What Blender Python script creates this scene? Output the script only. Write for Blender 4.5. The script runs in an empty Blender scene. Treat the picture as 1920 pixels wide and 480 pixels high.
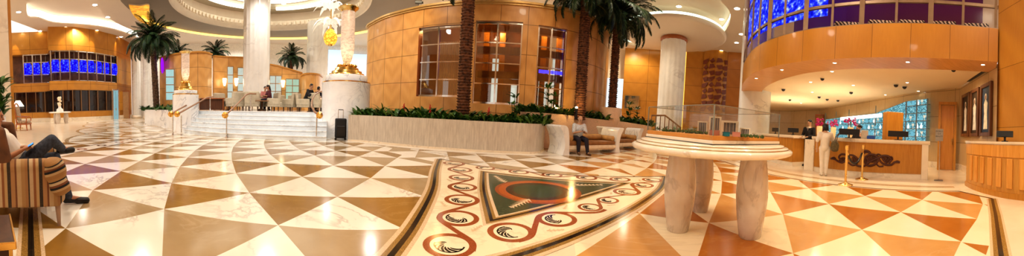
import bpy, bmesh, math, random
from mathutils import Vector, Matrix, Euler, noise
random.seed(7)
sc = bpy.context.scene
col = sc.collection
PI = math.pi
# ------------------------------------------------------------------ camera model (cylindrical panorama, slightly rolled)
F, XC, YC, ROLL, EYE = 520.0, 1200.0, 234.0, math.atan(32/520.0), 1.2
CR, SR = math.cos(ROLL), math.sin(ROLL)
def ray(x, y):
    a = (x-XC)/F; v = (YC-y)/F
    R, W = math.sin(a), math.cos(a)
    return (R*CR - v*SR, W, R*SR + v*CR)
def G(x, y, z=0.0):                       # photo pixel -> point on the horizontal plane z
    d = ray(x, y); t = (z-EYE)/d[2]
    return Vector((d[0]*t, d[1]*t, z))
def P(x, y, d):                           # photo pixel -> point at horizontal distance d
    r = ray(x, y); t = d/math.hypot(r[0], r[1])
    return Vector((r[0]*t, r[1]*t, EYE+r[2]*t))
def PX(x, d, z=0.0):                      # column x at distance d, height z
    r = ray(x, YC+32*math.sin((x-XC)/F)); t = d/math.hypot(r[0], r[1])
    return Vector((r[0]*t, r[1]*t, z))
def dist(x, y, z):                        # horizontal distance at which pixel (x,y) reaches height z
    g = G(x, y, z); return math.hypot(g.x, g.y)

# ------------------------------------------------------------------ materials
MATS = {}
class NT:
    def __init__(s, name):
        s.m = bpy.data.materials.new(name); s.m.use_nodes = True
        s.t = s.m.node_tree; s.t.nodes.clear()
        s.out = s.t.nodes.new('ShaderNodeOutputMaterial')
    def n(s, typ, **kw):
        nd = s.t.nodes.new('ShaderNode'+typ)
        for k, v in kw.items():
            if k.startswith('i_'): 
                key = k[2:]; key = int(key) if key.isdigit() else key.replace('_', ' ')
                s.set(nd.inputs[key], v)
            else: setattr(nd, k, v)
        return nd
    def set(s, inp, v):
        if hasattr(v, 'is_output'): s.t.links.new(v, inp)
        else:
            if isinstance(v, tuple) and len(v) == 3 and inp.type == 'RGBA': v = v+(1,)
            inp.default_value = v
    def math(s, op, a, b=0.0, c=0.0):
        nd = s.n('Math', operation=op)
        s.set(nd.inputs[0], a); s.set(nd.inputs[1], b)
        if op in ('MULTIPLY_ADD', 'SMOOTH_MIN', 'COMPARE'): s.set(nd.inputs[2], c)
        return nd.outputs[0]
    def ramp(s, f, stops, interp='LINEAR'):
        nd = s.n('ValToRGB'); s.set(nd.inputs[0], f); r = nd.color_ramp; r.interpolation = interp
        while len(r.elements) < len(stops): r.elements.new(0.5)
        for e, (p, c) in zip(r.elements, stops): e.position = p; e.color = tuple(c)+(1,) if len(c) == 3 else c
        return nd.outputs[0]
    def mix(s, f, a, b):
        nd = s.n('MixRGB'); s.set(nd.inputs[0], f); s.set(nd.inputs[1], a); s.set(nd.inputs[2], b); return nd.outputs[0]
    def coord(s, kind='Object'): return s.n('TexCoord').outputs[kind]
    def noise(s, vec, scale, detail=3, rough=.55, dist=0.0):
        nd = s.n('TexNoise'); s.set(nd.inputs['Vector'], vec); nd.inputs['Scale'].default_value = scale
        nd.inputs['Detail'].default_value = detail; nd.inputs['Roughness'].default_value = rough; nd.inputs['Distortion'].default_value = dist
        return nd.outputs['Fac']
    def mapping(s, vec, scale=(1, 1, 1), rot=(0, 0, 0), loc=(0, 0, 0)):
        nd = s.n('Mapping'); s.set(nd.inputs['Vector'], vec); nd.inputs['Scale'].default_value = scale
        nd.inputs['Rotation'].default_value = rot; nd.inputs['Location'].default_value = loc; return nd.outputs[0]
    def bsdf(s, color, rough=.5, metal=0.0, spec=.5, emit=None, estr=0.0, coat=0.0, bump=None, bstr=.2, bdist=.01, trans=0.0, alpha=None, sheen=0.0):
        b = s.n('BsdfPrincipled')
        s.set(b.inputs['Base Color'], color); s.set(b.inputs['Roughness'], rough); s.set(b.inputs['Metallic'], metal)
        s.set(b.inputs['Specular IOR Level'], spec); s.set(b.inputs['Coat Weight'], coat)
        b.inputs['Coat Roughness'].default_value = .05
        s.set(b.inputs['Transmission Weight'], trans)
        if emit is not None: s.set(b.inputs['Emission Color'], emit); s.set(b.inputs['Emission Strength'], estr)
        if alpha is not None: s.set(b.inputs['Alpha'], alpha)
        if bump is not None:
            bp = s.n('Bump'); bp.inputs['Strength'].default_value = bstr; bp.inputs['Distance'].default_value = bdist
            s.set(bp.inputs['Height'], bump); s.t.links.new(bp.outputs[0], b.inputs['Normal'])
        s.t.links.new(b.outputs[0], s.out.inputs[0]); return b
def plain(name, color, rough=.5, metal=0.0, spec=.5, emit=None, estr=0.0, var=.06, scale=6.0, coat=0.0):
    k = NT(name)
    f = k.noise(k.coord(), scale, 3)
    c2 = tuple(max(0, c*(1-var*2)) for c in color); c3 = tuple(min(1, c*(1+var)) for c in color)
    k.bsdf(k.ramp(f, [(.3, c2), (.7, c3)]), rough, metal, spec, emit, estr, coat); return k.m
def glow(name, color, strength):
    k = NT(name); e = k.n('Emission'); k.set(e.inputs[0], color)
    f = k.noise(k.coord(), 3.0, 2); k.set(e.inputs[1], k.math('MULTIPLY_ADD', f, strength*.3, strength*.85))
    k.t.links.new(e.outputs[0], k.out.inputs[0]); return k.m
def marble(name, base, vein, scale=1.2, amt=.55, rough=.12, spec=.5, base2=None, bump=False, width=.035, emit=None, estr=0):
    k = NT(name); v = k.coord()
    w = k.noise(v, scale, 5, .6, 1.2)
    d = k.math('ABSOLUTE', k.math('SUBTRACT', w, .5))
    line = k.ramp(d, [(0.0, (1, 1, 1)), (width, (.0, .0, .0))])
    gate = k.ramp(k.noise(k.mapping(v, loc=(5, 3, 1)), scale*.6, 2), [(.45, (0, 0, 0)), (.65, (1, 1, 1))])
    cl = k.ramp(k.noise(v, scale*2.3, 4), [(.3, base2 or tuple(c*.9 for c in base)), (.7, base)])
    f = k.math('MULTIPLY', k.math('MULTIPLY', line, gate), amt)
    k.bsdf(k.mix(f, cl, vein), rough, 0, spec, emit, estr); return k.m
def wood(name, c1, c2, rough=.32, scale=1.0, coord='Object', axis='Z', spec=.45, coat=.15):
    k = NT(name); v = k.coord(coord)
    sc_ = {'Z': (9, 9, .7), 'X': (.7, 9, 9), 'Y': (9, .7, 9)}[axis]
    g = k.noise(k.mapping(v, tuple(q*scale for q in sc_)), 2.0, 4, .6, .6)
    big = k.noise(v, .9*scale, 2)
    c = k.mix(big, k.ramp(g, [(.3, c1), (.7, c2)]), k.ramp(g, [(.3, tuple(q*.86 for q in c1)), (.7, tuple(q*.9 for q in c2))]))
    k.bsdf(c, rough, 0, spec, coat=coat); return k.m
def panel_wood(name, c1, c2, pw, ph, chev=.35, rough=.3, seam=.006, off=0.0, seamdark=.45):
    # veneer panels on UV metres: seams and a book-matched chevron grain
    k = NT(name); uv = k.coord('UV')
    sp = k.n('SeparateXYZ'); k.set(sp.inputs[0], uv); u, v = sp.outputs[0], k.math('ADD', sp.outputs[1], off)
    fu = k.math('FRACT', k.math('DIVIDE', u, pw)); fv = k.math('FRACT', k.math('DIVIDE', v, ph))
    au = k.math('ABSOLUTE', k.math('SUBTRACT', fu, .5)); av = k.math('ABSOLUTE', k.math('SUBTRACT', fv, .5))
    sm = k.math('MAXIMUM', k.math('GREATER_THAN', au, .5-seam/pw), k.math('GREATER_THAN', av, .5-seam/ph))
    ch = k.math('SINE', k.math('MULTIPLY', k.math('SUBTRACT', k.math('MULTIPLY', v, 1.0), k.math('MULTIPLY', au, pw*1.1)), 2*PI/(ph*.62)))
    ch = k.math('MULTIPLY_ADD', ch, .5*chev, .5)
    g = k.noise(k.mapping(uv, (6, .8, 1)), 3.0, 4, .6, .5)
    cell = k.n('TexWhiteNoise'); cell.noise_dimensions = '2D'
    cb = k.n('CombineXYZ'); k.set(cb.inputs[0], k.math('FLOOR', k.math('DIVIDE', u, pw))); k.set(cb.inputs[1], k.math('FLOOR', k.math('DIVIDE', v, ph)))
    k.set(cell.inputs['Vector'], cb.outputs[0])
    f = k.math('ADD', k.math('MULTIPLY', ch, .55), k.math('ADD', k.math('MULTIPLY', g, .35), k.math('MULTIPLY', cell.outputs[0], .18)))
    c = k.ramp(f, [(.2, c1), (.75, c2)])
    k.bsdf(k.mix(k.math('MULTIPLY', sm, .85), c, tuple(q*seamdark*.5 for q in c1)), rough, 0, .45, coat=.12); return k.m
def glass(name, tint=(1, 1, 1), refl=.12, rough=.02, opac=0.0, ocol=(.05, .03, .02), gain=.45):
    # thin pane: fresnel-like reflection over a clear (or partly smoked) body
    k = NT(name)
    tr = k.n('BsdfTransparent'); k.set(tr.inputs[0], tint); gl = k.n('BsdfGlossy'); gl.inputs['Roughness'].default_value = rough
    lw = k.n('LayerWeight'); lw.inputs[0].default_value = .35
    f = k.math('MULTIPLY_ADD', lw.outputs['Fresnel'], 1-refl, refl*.6)
    f = k.math('MULTIPLY', f, 1.0 if refl > .2 else gain)
    mx = k.n('MixShader'); k.set(mx.inputs[0], f)
    body = tr.outputs[0]
    if opac > 0:
        df = k.n('BsdfDiffuse'); k.set(df.inputs[0], ocol); m2 = k.n('MixShader'); k.set(m2.inputs[0], opac)
        k.t.links.new(tr.outputs[0], m2.inputs[1]); k.t.links.new(df.outputs[0], m2.inputs[2]); body = m2.outputs[0]
    k.t.links.new(body, mx.inputs[1]); k.t.links.new(gl.outputs[0], mx.inputs[2]); k.t.links.new(mx.outputs[0], k.out.inputs[0]); return k.m

# ------------------------------------------------------------------ mesh building
class MB:
    def __init__(s): s.v = []; s.f = []; s.mi = []; s.uv = {}; s.sm = []
    def add(s, vs, fs, mi=0, smooth=False, uvs=None):
        o = len(s.v); s.v += [tuple(q) for q in vs]
        for k, f in enumerate(fs):
            s.f.append(tuple(o+i for i in f)); s.mi.append(mi); s.sm.append(smooth)
            if uvs: s.uv[len(s.f)-1] = [uvs[i] for i in f]
        return s
    def box(s, c, d, rz=0.0, mi=0, rx=0.0, ry=0.0):
        M = Euler((rx, ry, rz)).to_matrix(); c = Vector(c)
        vs = [c+M@Vector((sx*d[0]/2, sy*d[1]/2, sz*d[2]/2)) for sx in (-1, 1) for sy in (-1, 1) for sz in (-1, 1)]
        return s.add(vs, [(0, 1, 3, 2), (4, 6, 7, 5), (0, 4, 5, 1), (2, 3, 7, 6), (0, 2, 6, 4), (1, 5, 7, 3)], mi)
    def tube(s, pts, r, n=8, mi=0, closed=False, cap=True):
        pts = [Vector(p) for p in pts]; m = len(pts); rs = r if isinstance(r, (list, tuple)) else [r]*m
        vs = []; prev = None
        for i, p in enumerate(pts):
            a = pts[(i-1) % m] if (i > 0 or closed) else p; b = pts[(i+1) % m] if (i < m-1 or closed) else p
            t = (b-a).normalized() if (b-a).length > 1e-9 else Vector((0, 0, 1))
            if prev is None: x = t.orthogonal().normalized()
            else: x = (prev-t*prev.dot(t)); x = x.normalized() if x.length > 1e-6 else t.orthogonal().normalized()
            prev = x; y = t.cross(x)
            vs += [p+(x*math.cos(2*PI*k/n)+y*math.sin(2*PI*k/n))*rs[i] for k in range(n)]
        fs = []
        for i in range(m if closed else m-1):
            j = (i+1) % m
            fs += [(i*n+k, i*n+(k+1) % n, j*n+(k+1) % n, j*n+k) for k in range(n)]
        s.add(vs, fs, mi, True)
        if cap and not closed:
            s.add(vs[:n], [tuple(range(n-1, -1, -1))], mi); s.add(vs[-n:], [tuple(range(n))], mi)
        return s
    def cone(s, p0, p1, r0, r1, n=16, mi=0): return s.tube([p0, p1], [r0, r1], n, mi)
    def lathe(s, prof, n=32, c=(0, 0, 0), mi=0, a0=0.0, a1=2*PI, smooth=True, flute=0, fd=0.0, caps=True):
        c = Vector(c); full = abs(a1-a0-2*PI) < 1e-6; m = n if full else n+1; vs = []
        for r, z in prof:
            for k in range(m):
                a = a0+(a1-a0)*k/n; rr = r*(1-fd*abs(math.sin(a*flute/2))) if flute else r
                vs.append(c+Vector((rr*math.cos(a), rr*math.sin(a), z)))
        fs = []; L = len(prof)
        for i in range(L-1):
            for k in range(n):
                k2 = (k+1) % m
                fs.append((i*m+k, i*m+k2, (i+1)*m+k2, (i+1)*m+k))
        s.add(vs, fs, mi, smooth)
        if full and caps:
            for i, rev in ((0, True), (L-1, False)):
                if prof[i][0] > 1e-4:
                    idx = [k for k in range(m)]; s.add(vs[i*m:(i+1)*m], [tuple(idx[::-1] if rev else idx)], mi)
        return s
    def prism(s, poly, z0, z1, mi=0, top=True, bottom=True, mtop=None):
        n = len(poly)
        ar = sum(poly[i][0]*poly[(i+1) % n][1]-poly[(i+1) % n][0]*poly[i][1] for i in range(n))
        if ar < 0: poly = poly[::-1]
        vs = [(p[0], p[1], z0) for p in poly]+[(p[0], p[1], z1) for p in poly]
        s.add(vs, [(i, (i+1) % n, n+(i+1) % n, n+i) for i in range(n)], mi)
        if top: s.add(vs[n:], [tuple(range(n))], mi if mtop is None else mtop)
        if bottom: s.add(vs[:n], [tuple(range(n-1, -1, -1))], mi)
        return s
    def strip(s, pts, z0, z1, mi=0, u0=0.0, smooth=False, t=0.0):      # vertical wall along a polyline, UV in metres
        u = [u0]
        for a, b in zip(pts, pts[1:]): u.append(u[-1]+math.hypot(b[0]-a[0], b[1]-a[1]))
        za = z0 if isinstance(z0, (list, tuple)) else [z0]*len(pts); zb = z1 if isinstance(z1, (list, tuple)) else [z1]*len(pts)
        vs = []; uv = []
        for p, uu, a, b in zip(pts, u, za, zb): vs += [(p[0], p[1], a), (p[0], p[1], b)]; uv += [(uu, a), (uu, b)]
        s.add(vs, [(2*i, 2*i+2, 2*i+3, 2*i+1) for i in range(len(pts)-1)], mi, smooth, uv)
        return s
    def slab(s, pts, off, z0, z1, mi=0):      # thick wall: polyline and its offset (away from the camera when off>0)
        q = offset(pts, off); za = z0 if isinstance(z0, list) else [z0]*len(pts); zb = z1 if isinstance(z1, list) else [z1]*len(pts)
        s.strip(pts, za, zb, mi); s.strip(q[::-1], za[::-1], zb[::-1], mi)
        n = len(pts); vs = [(p[0], p[1], b) for p, b in zip(pts, zb)]+[(p[0], p[1], b) for p, b in zip(q, zb)]
        s.add(vs, [(i, i+1, n+i+1, n+i) for i in range(n-1)], mi)
        vs2 = [(p[0], p[1], b) for p, b in zip(pts, za)]+[(p[0], p[1], b) for p, b in zip(q, za)]
        s.add(vs2, [(i, n+i, n+i+1, i+1) for i in range(n-1)], mi)
        for i in (0, n-1): s.add([vs2[i], vs[i], vs[n+i], vs2[n+i]], [(0, 1, 2, 3)], mi)
        return s
    def ell(s, c, r, n=16, m=10, mi=0, rot=None):
        c = Vector(c); r = (r, r, r) if not isinstance(r, (tuple, list)) else r; M = rot or Matrix.Identity(3); vs = [c+M@Vector((0, 0, -r[2]))]
        for i in range(1, m):
            t = -PI/2+PI*i/m
            vs += [c+M@Vector((r[0]*math.cos(t)*math.cos(2*PI*k/n), r[1]*math.cos(t)*math.sin(2*PI*k/n), r[2]*math.sin(t))) for k in range(n)]
        vs.append(c+M@Vector((0, 0, r[2]))); L = len(vs)-1
        fs = [(0, 1+(k+1) % n, 1+k) for k in range(n)]
        for i in range(m-2): fs += [(1+i*n+k, 1+i*n+(k+1) % n, 1+(i+1)*n+(k+1) % n, 1+(i+1)*n+k) for k in range(n)]
        fs += [(L, 1+(m-2)*n+k, 1+(m-2)*n+(k+1) % n) for k in range(n)]
        return s.add(vs, fs, mi, True)
    def cap(s, p0, p1, r0, r1, n=12):       # tapered capsule (for remeshed bodies)
        p0, p1 = Vector(p0), Vector(p1); s.ell(p0, r0, n, 8); s.ell(p1, r1, n, 8); s.tube([p0, p1], [r0, r1], n); return s
    def xf(s, M): s.v = [tuple(M@Vector(q)) for q in s.v]; return s
    def mesh(s, name, mats):
        me = bpy.data.meshes.new(name); me.from_pydata(s.v, [], s.f)
        for m in (mats if isinstance(mats, (list, tuple)) else [mats]): me.materials.append(m)
        me.polygons.foreach_set('material_index', s.mi); me.polygons.foreach_set('use_smooth', s.sm)
        if s.uv:
            ul = me.uv_layers.new(name='UVMap')
            for fi, uvs in s.uv.items():
                for li, q in zip(me.polygons[fi].loop_indices, uvs): ul.data[li].uv = q
        me.validate(); me.update(); return me
    def build(s, name, mats, parent=None, bevel=0.0, world=False, seg=2, loc=None):
        if world and parent is not None:
            o0 = Vector(parent.location)
            if parent.parent: o0 = o0+Vector(parent.parent.location)
            s.v = [tuple(Vector(q)-o0) for q in s.v]
        if loc is not None: s.v = [tuple(Vector(q)-Vector(loc)) for q in s.v]
        o = bpy.data.objects.new(name, s.mesh(name, mats)); col.objects.link(o)
        if parent: o.parent = parent
        if loc is not None: o.location = loc
        if bevel:
            b = o.modifiers.new('bevel', 'BEVEL'); b.width = bevel; b.segments = seg; b.limit_method = 'ANGLE'
        return o
def offset(pts, off):
    out = []
    for i, p in enumerate(pts):
        a = pts[max(i-1, 0)]; b = pts[min(i+1, len(pts)-1)]
        t = Vector((b[0]-a[0], b[1]-a[1])); t.normalize(); out.append(Vector((p[0]-t.y*off, p[1]+t.x*off)))
    return out
def smooth_poly(pts, n=4):               # Catmull-Rom through 2D/3D points
    pts = [Vector(p) for p in pts]; out = []
    for i in range(len(pts)-1):
        p0 = pts[max(i-1, 0)]; p1 = pts[i]; p2 = pts[i+1]; p3 = pts[min(i+2, len(pts)-1)]
        for k in range(n):
            t = k/n
            out.append(.5*((2*p1)+(p2-p0)*t+(2*p0-5*p1+4*p2-p3)*t*t+(3*p1-p0-3*p2+p3)*t**3))
    out.append(pts[-1]); return out
def fill(outer, holes, z, flip=False):   # planar polygon with holes -> (verts, tris)
    bm = bmesh.new(); es = []
    for loop in [outer]+holes:
        vs = [bm.verts.new((p[0], p[1], z)) for p in loop]
        es += [bm.edges.new((vs[i], vs[(i+1) % len(vs)])) for i in range(len(vs))]
    bmesh.ops.triangle_fill(bm, use_beauty=True, edges=es)
    bm.verts.ensure_lookup_table(); bm.verts.index_update()
    bmesh.ops.recalc_face_normals(bm, faces=bm.faces)
    vs = [tuple(v.co) for v in bm.verts]; fs = [tuple(v.index for v in f.verts) for f in bm.faces]; bm.free(); return vs, fs
def tag(o, label=None, cat=None, group=None, kind=None):
    if label: o['label'] = label
    if cat: o['category'] = cat
    if group: o['group'] = group
    if kind: o['kind'] = kind
    return o
def thing(name, label, cat, loc=(0, 0, 0), rz=0.0, group=None):
    o = bpy.data.objects.new(name, None); col.objects.link(o); o.location = loc; o.rotation_euler = (0, 0, rz); o.empty_display_size = .1
    return tag(o, label, cat, group)
def struct(o): o['kind'] = 'structure'; return o
def copy_tree(o, parent=None, label=None, group=None, loc=None, rz=None, scale=None):
    c = o.copy(); col.objects.link(c)
    if parent is not None: c.parent = parent
    if label: c['label'] = label
    if group: c['group'] = group
    if loc is not None: c.location = loc
    if rz is not None: c.rotation_euler = (0, 0, rz)
    if scale is not None: c.scale = (scale,)*3
    for ch in [q for q in col.objects if q.parent == o]: copy_tree(ch, c)
    return c
def remesh(mb, name, mats, parent=None, voxel=.012, it=6, fac=.5, dec=None):   # union of blobs -> one continuous smooth surface
    me = mb.mesh(name+'_src', mats); o = bpy.data.objects.new(name+'_src', me); col.objects.link(o)
    r = o.modifiers.new('r', 'REMESH'); r.mode = 'VOXEL'; r.voxel_size = voxel; r.use_smooth_shade = True
    if it:
        sm = o.modifiers.new('s', 'SMOOTH'); sm.factor = fac; sm.iterations = it
    if dec:
        d_ = o.modifiers.new('d', 'DECIMATE'); d_.ratio = dec
    dg = bpy.context.evaluated_depsgraph_get(); dg.update()
    m2 = bpy.data.meshes.new_from_object(o.evaluated_get(dg), depsgraph=dg); m2.name = name
    bpy.data.objects.remove(o); bpy.data.meshes.remove(me)
    for p in m2.polygons: p.use_smooth = True
    if not m2.materials:
        for m in (mats if isinstance(mats, (list, tuple)) else [mats]): m2.materials.append(m)
    c = bpy.data.objects.new(name, m2); col.objects.link(c)
    if parent: c.parent = parent
    return c
def facing(p):                            # yaw that turns local -Y toward the camera
    return math.atan2(p[1], p[0])-PI/2
# ------------------------------------------------------------------ camera
cd = bpy.data.cameras.new('panorama_camera'); cam = bpy.data.objects.new('panorama_camera', cd); col.objects.link(cam); sc.camera = cam
cd.type = 'PANO'; cd.panorama_type = 'CENTRAL_CYLINDRICAL'
cd.central_cylindrical_range_u_min = -960/F; cd.central_cylindrical_range_u_max = 960/F
cd.central_cylindrical_range_v_min = -(480-YC)/F; cd.central_cylindrical_range_v_max = YC/F; cd.central_cylindrical_radius = 1.0
b_ = (960-XC)/F
Rv, Fv, Uv = Vector((CR, 0, SR)), Vector((0, 1, 0)), Vector((-SR, 0, CR))
F2 = Fv*math.cos(b_)+Rv*math.sin(b_); R2 = Rv*math.cos(b_)-Fv*math.sin(b_)
Mx = Matrix((R2, Uv, -F2)).transposed().to_4x4(); Mx.translation = Vector((0, 0, EYE)); cam.matrix_world = Mx
cd.clip_start = .05; cd.clip_end = 300
sc.view_settings.view_transform = 'Standard'; sc.view_settings.look = 'Medium High Contrast'; sc.view_settings.exposure = 0.0
sc.cycles.max_bounces = 8; sc.cycles.diffuse_bounces = 4; sc.cycles.glossy_bounces = 4; sc.cycles.transparent_max_bounces = 24
sc.cycles.caustics_reflective = False; sc.cycles.caustics_refractive = False; sc.cycles.sample_clamp_indirect = 6.0
sc.cycles.use_denoising = True
# ------------------------------------------------------------------ shared materials
def lin(r, g, b): return tuple(((c/255+.055)/1.055)**2.4 if c > 10 else c/255/12.92 for c in (r, g, b))
W_OR = (.66, .27, .035); W_OR2 = (.80, .38, .075)
m_wood = wood('orange_veneer', (.46, .195, .03), (.62, .30, .06))
m_wood_dk = wood('dark_wood', (.07, .025, .01), (.14, .05, .02))
m_wood_red = wood('red_wood', (.30, .08, .02), (.42, .13, .03))
m_panel = panel_wood('veneer_panels', (.60, .24, .045), (.80, .40, .11), 1.75, 1.55)
m_panel_rot = panel_wood('pavilion_veneer_panels', (.50, .235, .06), (.70, .38, .13), 1.25, 1.35, .3, seam=.012)
m_panel_bal = panel_wood('balcony_veneer_panels', (.48, .20, .025), (.62, .29, .045), 1.02, 3.0, .4)
m_panel_far = panel_wood('far_veneer_panels', (.42, .165, .02), (.58, .265, .04), 2.6, 1.9, .2, seam=.014)
m_panel_beige = panel_wood('beige_stone_panels', (.46, .32, .16), (.60, .44, .25), 1.6, 1.1, .1, seam=.008)
m_marb = marble('white_marble', (.88, .87, .85), (.30, .31, .36), 1.0, .75, base2=(.80, .80, .80))
m_marb_w = marble('warm_marble', (.86, .74, .58), (.42, .30, .2), 1.4, .55)
m_marb_col = marble('column_marble', (.84, .80, .74), (.42, .36, .33), .55, .5, rough=.22)
m_marb_tab = marble('table_marble', (.90, .81, .68), (.45, .33, .24), 2.2, .5, rough=.16, base2=(.84, .72, .58))
m_gold = plain('polished_gold', (.83, .52, .15), .22, 1.0, var=.1)
m_brass = plain('brass', (.78, .55, .22), .25, 1.0)
m_chrome = plain('chrome', (.75, .73, .70), .15, 1.0)
m_black = plain('black_plastic', (.012, .012, .013), .35)
m_white = plain('white_paint', (.84, .78, .70), .6)
m_cream = plain('cream_plaster', (.82, .70, .55), .75, var=.03, scale=1.5)
m_ceil = plain('ceiling_plaster', (.74, .62, .49), .85, var=.02, scale=.4)
m_ceil_dk = plain('ring_shade_plaster', (.30, .245, .19), .85, var=.03, scale=.4)
m_soffit = plain('soffit_plaster', (.84, .66, .44), .8, var=.02, scale=.6)
m_cove = glow('white_cove_light', (1.0, .95, .80), 3.2)
m_cove_g = glow('pale_green_cove_light', (.86, 1.0, .80), 2.6)
m_cove_y = glow('golden_cove_light', (1.0, .62, .12), 3.0)
m_day = glow('daylight_glass', (.78, .92, 1.0), 1.7)
m_warm = glow('warm_lamp', (1.0, .82, .5), 9.0)
m_down = glow('downlight_lens', (1.0, .93, .78), 14.0)

# ------------------------------------------------------------------ floor
def f_marble(name, base, vein, amt, base2, scale=.9, rough=.15):
    return marble(name, base, vein, scale, amt, rough, .5, base2, width=.03)
FM = [f_marble('floor_cream', (.84, .71, .54), (.5, .36, .24), .3, (.78, .64, .47)),            # 0 outer floor
      f_marble('floor_white_left', (.90, .83, .72), (.40, .35, .31), .75, (.86, .79, .68)),      # 1
      f_marble('floor_tan_left', (.46, .33, .185), (.75, .62, .45), .25, (.39, .27, .14)),         # 2
      f_marble('floor_golden_left', (.33, .18, .04), (.55, .35, .14), .2, (.27, .14, .028)),    # 3
      f_marble('floor_white_right', (.93, .80, .58), (.5, .38, .24), .35, (.90, .76, .53)),      # 4 from here the same stones, warm light tinted into the colour
      f_marble('floor_apricot_right', (.66, .36, .13), (.85, .62, .38), .3, (.58, .30, .10)),     # 5
      f_marble('floor_orange_right', (.50, .185, .028), (.75, .38, .1), .25, (.44, .15, .02)),   # 6
      plain('mosaic_black', (.018, .014, .010), .12),                                            # 7
      plain('mosaic_gold', (.38, .22, .06), .2, var=.35, scale=160),                             # 8
      plain('mosaic_rust', (.36, .10, .035), .15, var=.2, scale=120),                            # 9
      plain('mosaic_green', (.075, .095, .05), .16, var=.3, scale=90),                           # 10
      plain('mosaic_orange', (.50, .13, .03), .15, var=.2, scale=90),                            # 11
      plain('mosaic_pale', (.74, .55, .36), .15, var=.1, scale=60),                              # 12
      plain('mosaic_dark_line', (.10, .05, .025), .15),                                          # 13
      plain('mosaic_sand', (.62, .45, .27), .2, var=.25, scale=80)]                              # 14
fl = MB()
fl.add([(-48, -26, 0), (26, -26, 0), (26, 48, 0), (-48, 48, 0)], [(0, 1, 2, 3)], 0)
def flat(pts, z, mi):
    pts = [(p[0], p[1]) for p in pts]
    n = len(pts); ar = sum(pts[i][0]*pts[(i+1) % n][1]-pts[(i+1) % n][0]*pts[i][1] for i in range(n))
    if ar < 0: pts = pts[::-1]
    if n <= 4: fl.add([(x, y, z) for x, y in pts], [tuple(range(n))], mi)
    else:
        vs, fs = fill(pts, [], z); fl.add(vs, fs, mi)
def ribbon(pts, a, b, z, mi):             # band between lateral offsets a and b
    A = offset(pts, a); B = offset(pts, b)
    fl.add([(p[0], p[1], z) for p in A]+[(p[0], p[1], z) for p in B], [(i+len(A), i+1+len(A), i+1, i) if b < a else (i, i+1, i+1+len(A), i+len(A)) for i in range(len(A)-1)], mi)
QL = ((-3.30014, -0.72613, -1.28271, -0.0041, 0.0212, 0.02791), (1.72675, 1.00809, -0.10724, -0.00333, 0.01611, 0.03132))
QR = ((1.5673, 0.59979, 1.03758, -0.03925, 0.00027, 0.00399), (2.33689, 1.36849, 0.05169, -0.0243, -0.00891, 0.04076))
ML = {(0, 0): (632.5, 369), (0, -1): (756, 429), (1, -1): (796.5, 368.5), (-1, 1): (467.5, 361.5), (-1, 0): (521.5, 422.5), (1, 0): (695, 334), (0, 1): (566.5, 331.5), (-1, 2): (442.5, 325), (2, -1): (814, 333),
      (1, 1): (625, 310.5), (2, 0): (722, 311.5), (0, 2): (527, 306), (3, -1): (819, 310), (1, 2): (590, 291.5), (2, 1): (672, 293.5), (3, 0): (745, 296), (-2, 1): (308, 392), (-2, 2): (321.5, 343.5), (-3, 2): (174, 356.5), (-3, 3): (227, 321), (-3, 1): (123, 428.5),
      (-4, 5): (206, 292), (-3, 4): (262, 302), (-3, 5): (291, 287.5), (-3, 6): (312.5, 277.5), (-2, 3): (337, 312.5), (-2, 4): (352, 295), (-2, 5): (366, 282), (-2, 6): (381, 272), (-2, 7): (395, 266), (-4, 6): (242.5, 280)}
MR = {(0, 0): (1487, 475), (1, 0): (1468, 402), (0, 1): (1616, 431), (-1, 2): (1802, 453), (1, 1): (1554, 382.5), (0, 2): (1689, 398), (-1, 3): (1832, 410.6), (2, 1): (1517, 353.6), (1, 2): (1622, 367.5), (0, 3): (1729, 375), (-1, 4): (1843, 383), (1, -1): (1329, 418)}
def lat(q, D, i, j):
    if (i, j) in D: return G(*D[(i, j)])
    b = (1, i, j, i*i, i*j, j*j); return Vector((sum(x*y for x, y in zip(q[0], b)), sum(x*y for x, y in zip(q[1], b)), 0))
def edge(a, b, bow):                      # slightly bowed tile edge
    return [a]
def lattice(q, D, ir, jr, keep, z, mw, mt, mg):
    for i in ir:
        for j in jr:
            a, b, c, d = lat(q, D, i, j), lat(q, D, i+1, j), lat(q, D, i, j+1), lat(q, D, i+1, j-1)
            if keep(i, j, (a+b+c)/3): flat([a, b, c], z, mt if (i+j) % 2 == 0 else mg)      # point toward the viewer
            if keep(i, j, (a+b+d)/3): flat([a, d, b], z, mw)                                 # point away
def left_of_panel(i, j, c):
    s = (c.x+4.69)*(-.77)-(c.y-5.36)*.64       # right of the extended border line -> middle field
    return not (c.y > 5.3 and s < -.45) and c.x < -1.0 and not (c.x < -11.5 and c.y > 2)
lattice(QL, ML, range(-7, 7), range(-2, 12), left_of_panel, .0010, 1, 2, 3)
def latM(i, j):
    jj = j+i*.5; return Vector((-2.48751-.2714*i+1.22796*jj-.00208*i*jj+.00462*jj*jj+.0, 6.14863+.95974*i+.10236*jj-.00105*i*jj+.02*jj*jj, 0))
for i in range(-1, 7):
    for j in range(-6, 6):
        a, b, c, d = latM(i, j), latM(i, j+1), latM(i+1, j), latM(i+1, j-1)
        ctr = (a+b+c)/3
        if ctr.x < 3 and ctr.x > -6.4:
            flat([a, b, c], .0012, 4 if ctr.x > -1 else 1); flat([a, c, d], .0012, (2 if ctr.x < -1 else 5) if (i % 2) else (3 if ctr.x < -1 else 6))
lattice(QR, MR, range(-1, 10), range(-3, 7), lambda i, j, c: c.x < 7 and c.y < 19 and c.x > (-.95 if c.y > 1.9 else -.2), .0014, 4, 5, 6)
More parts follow.
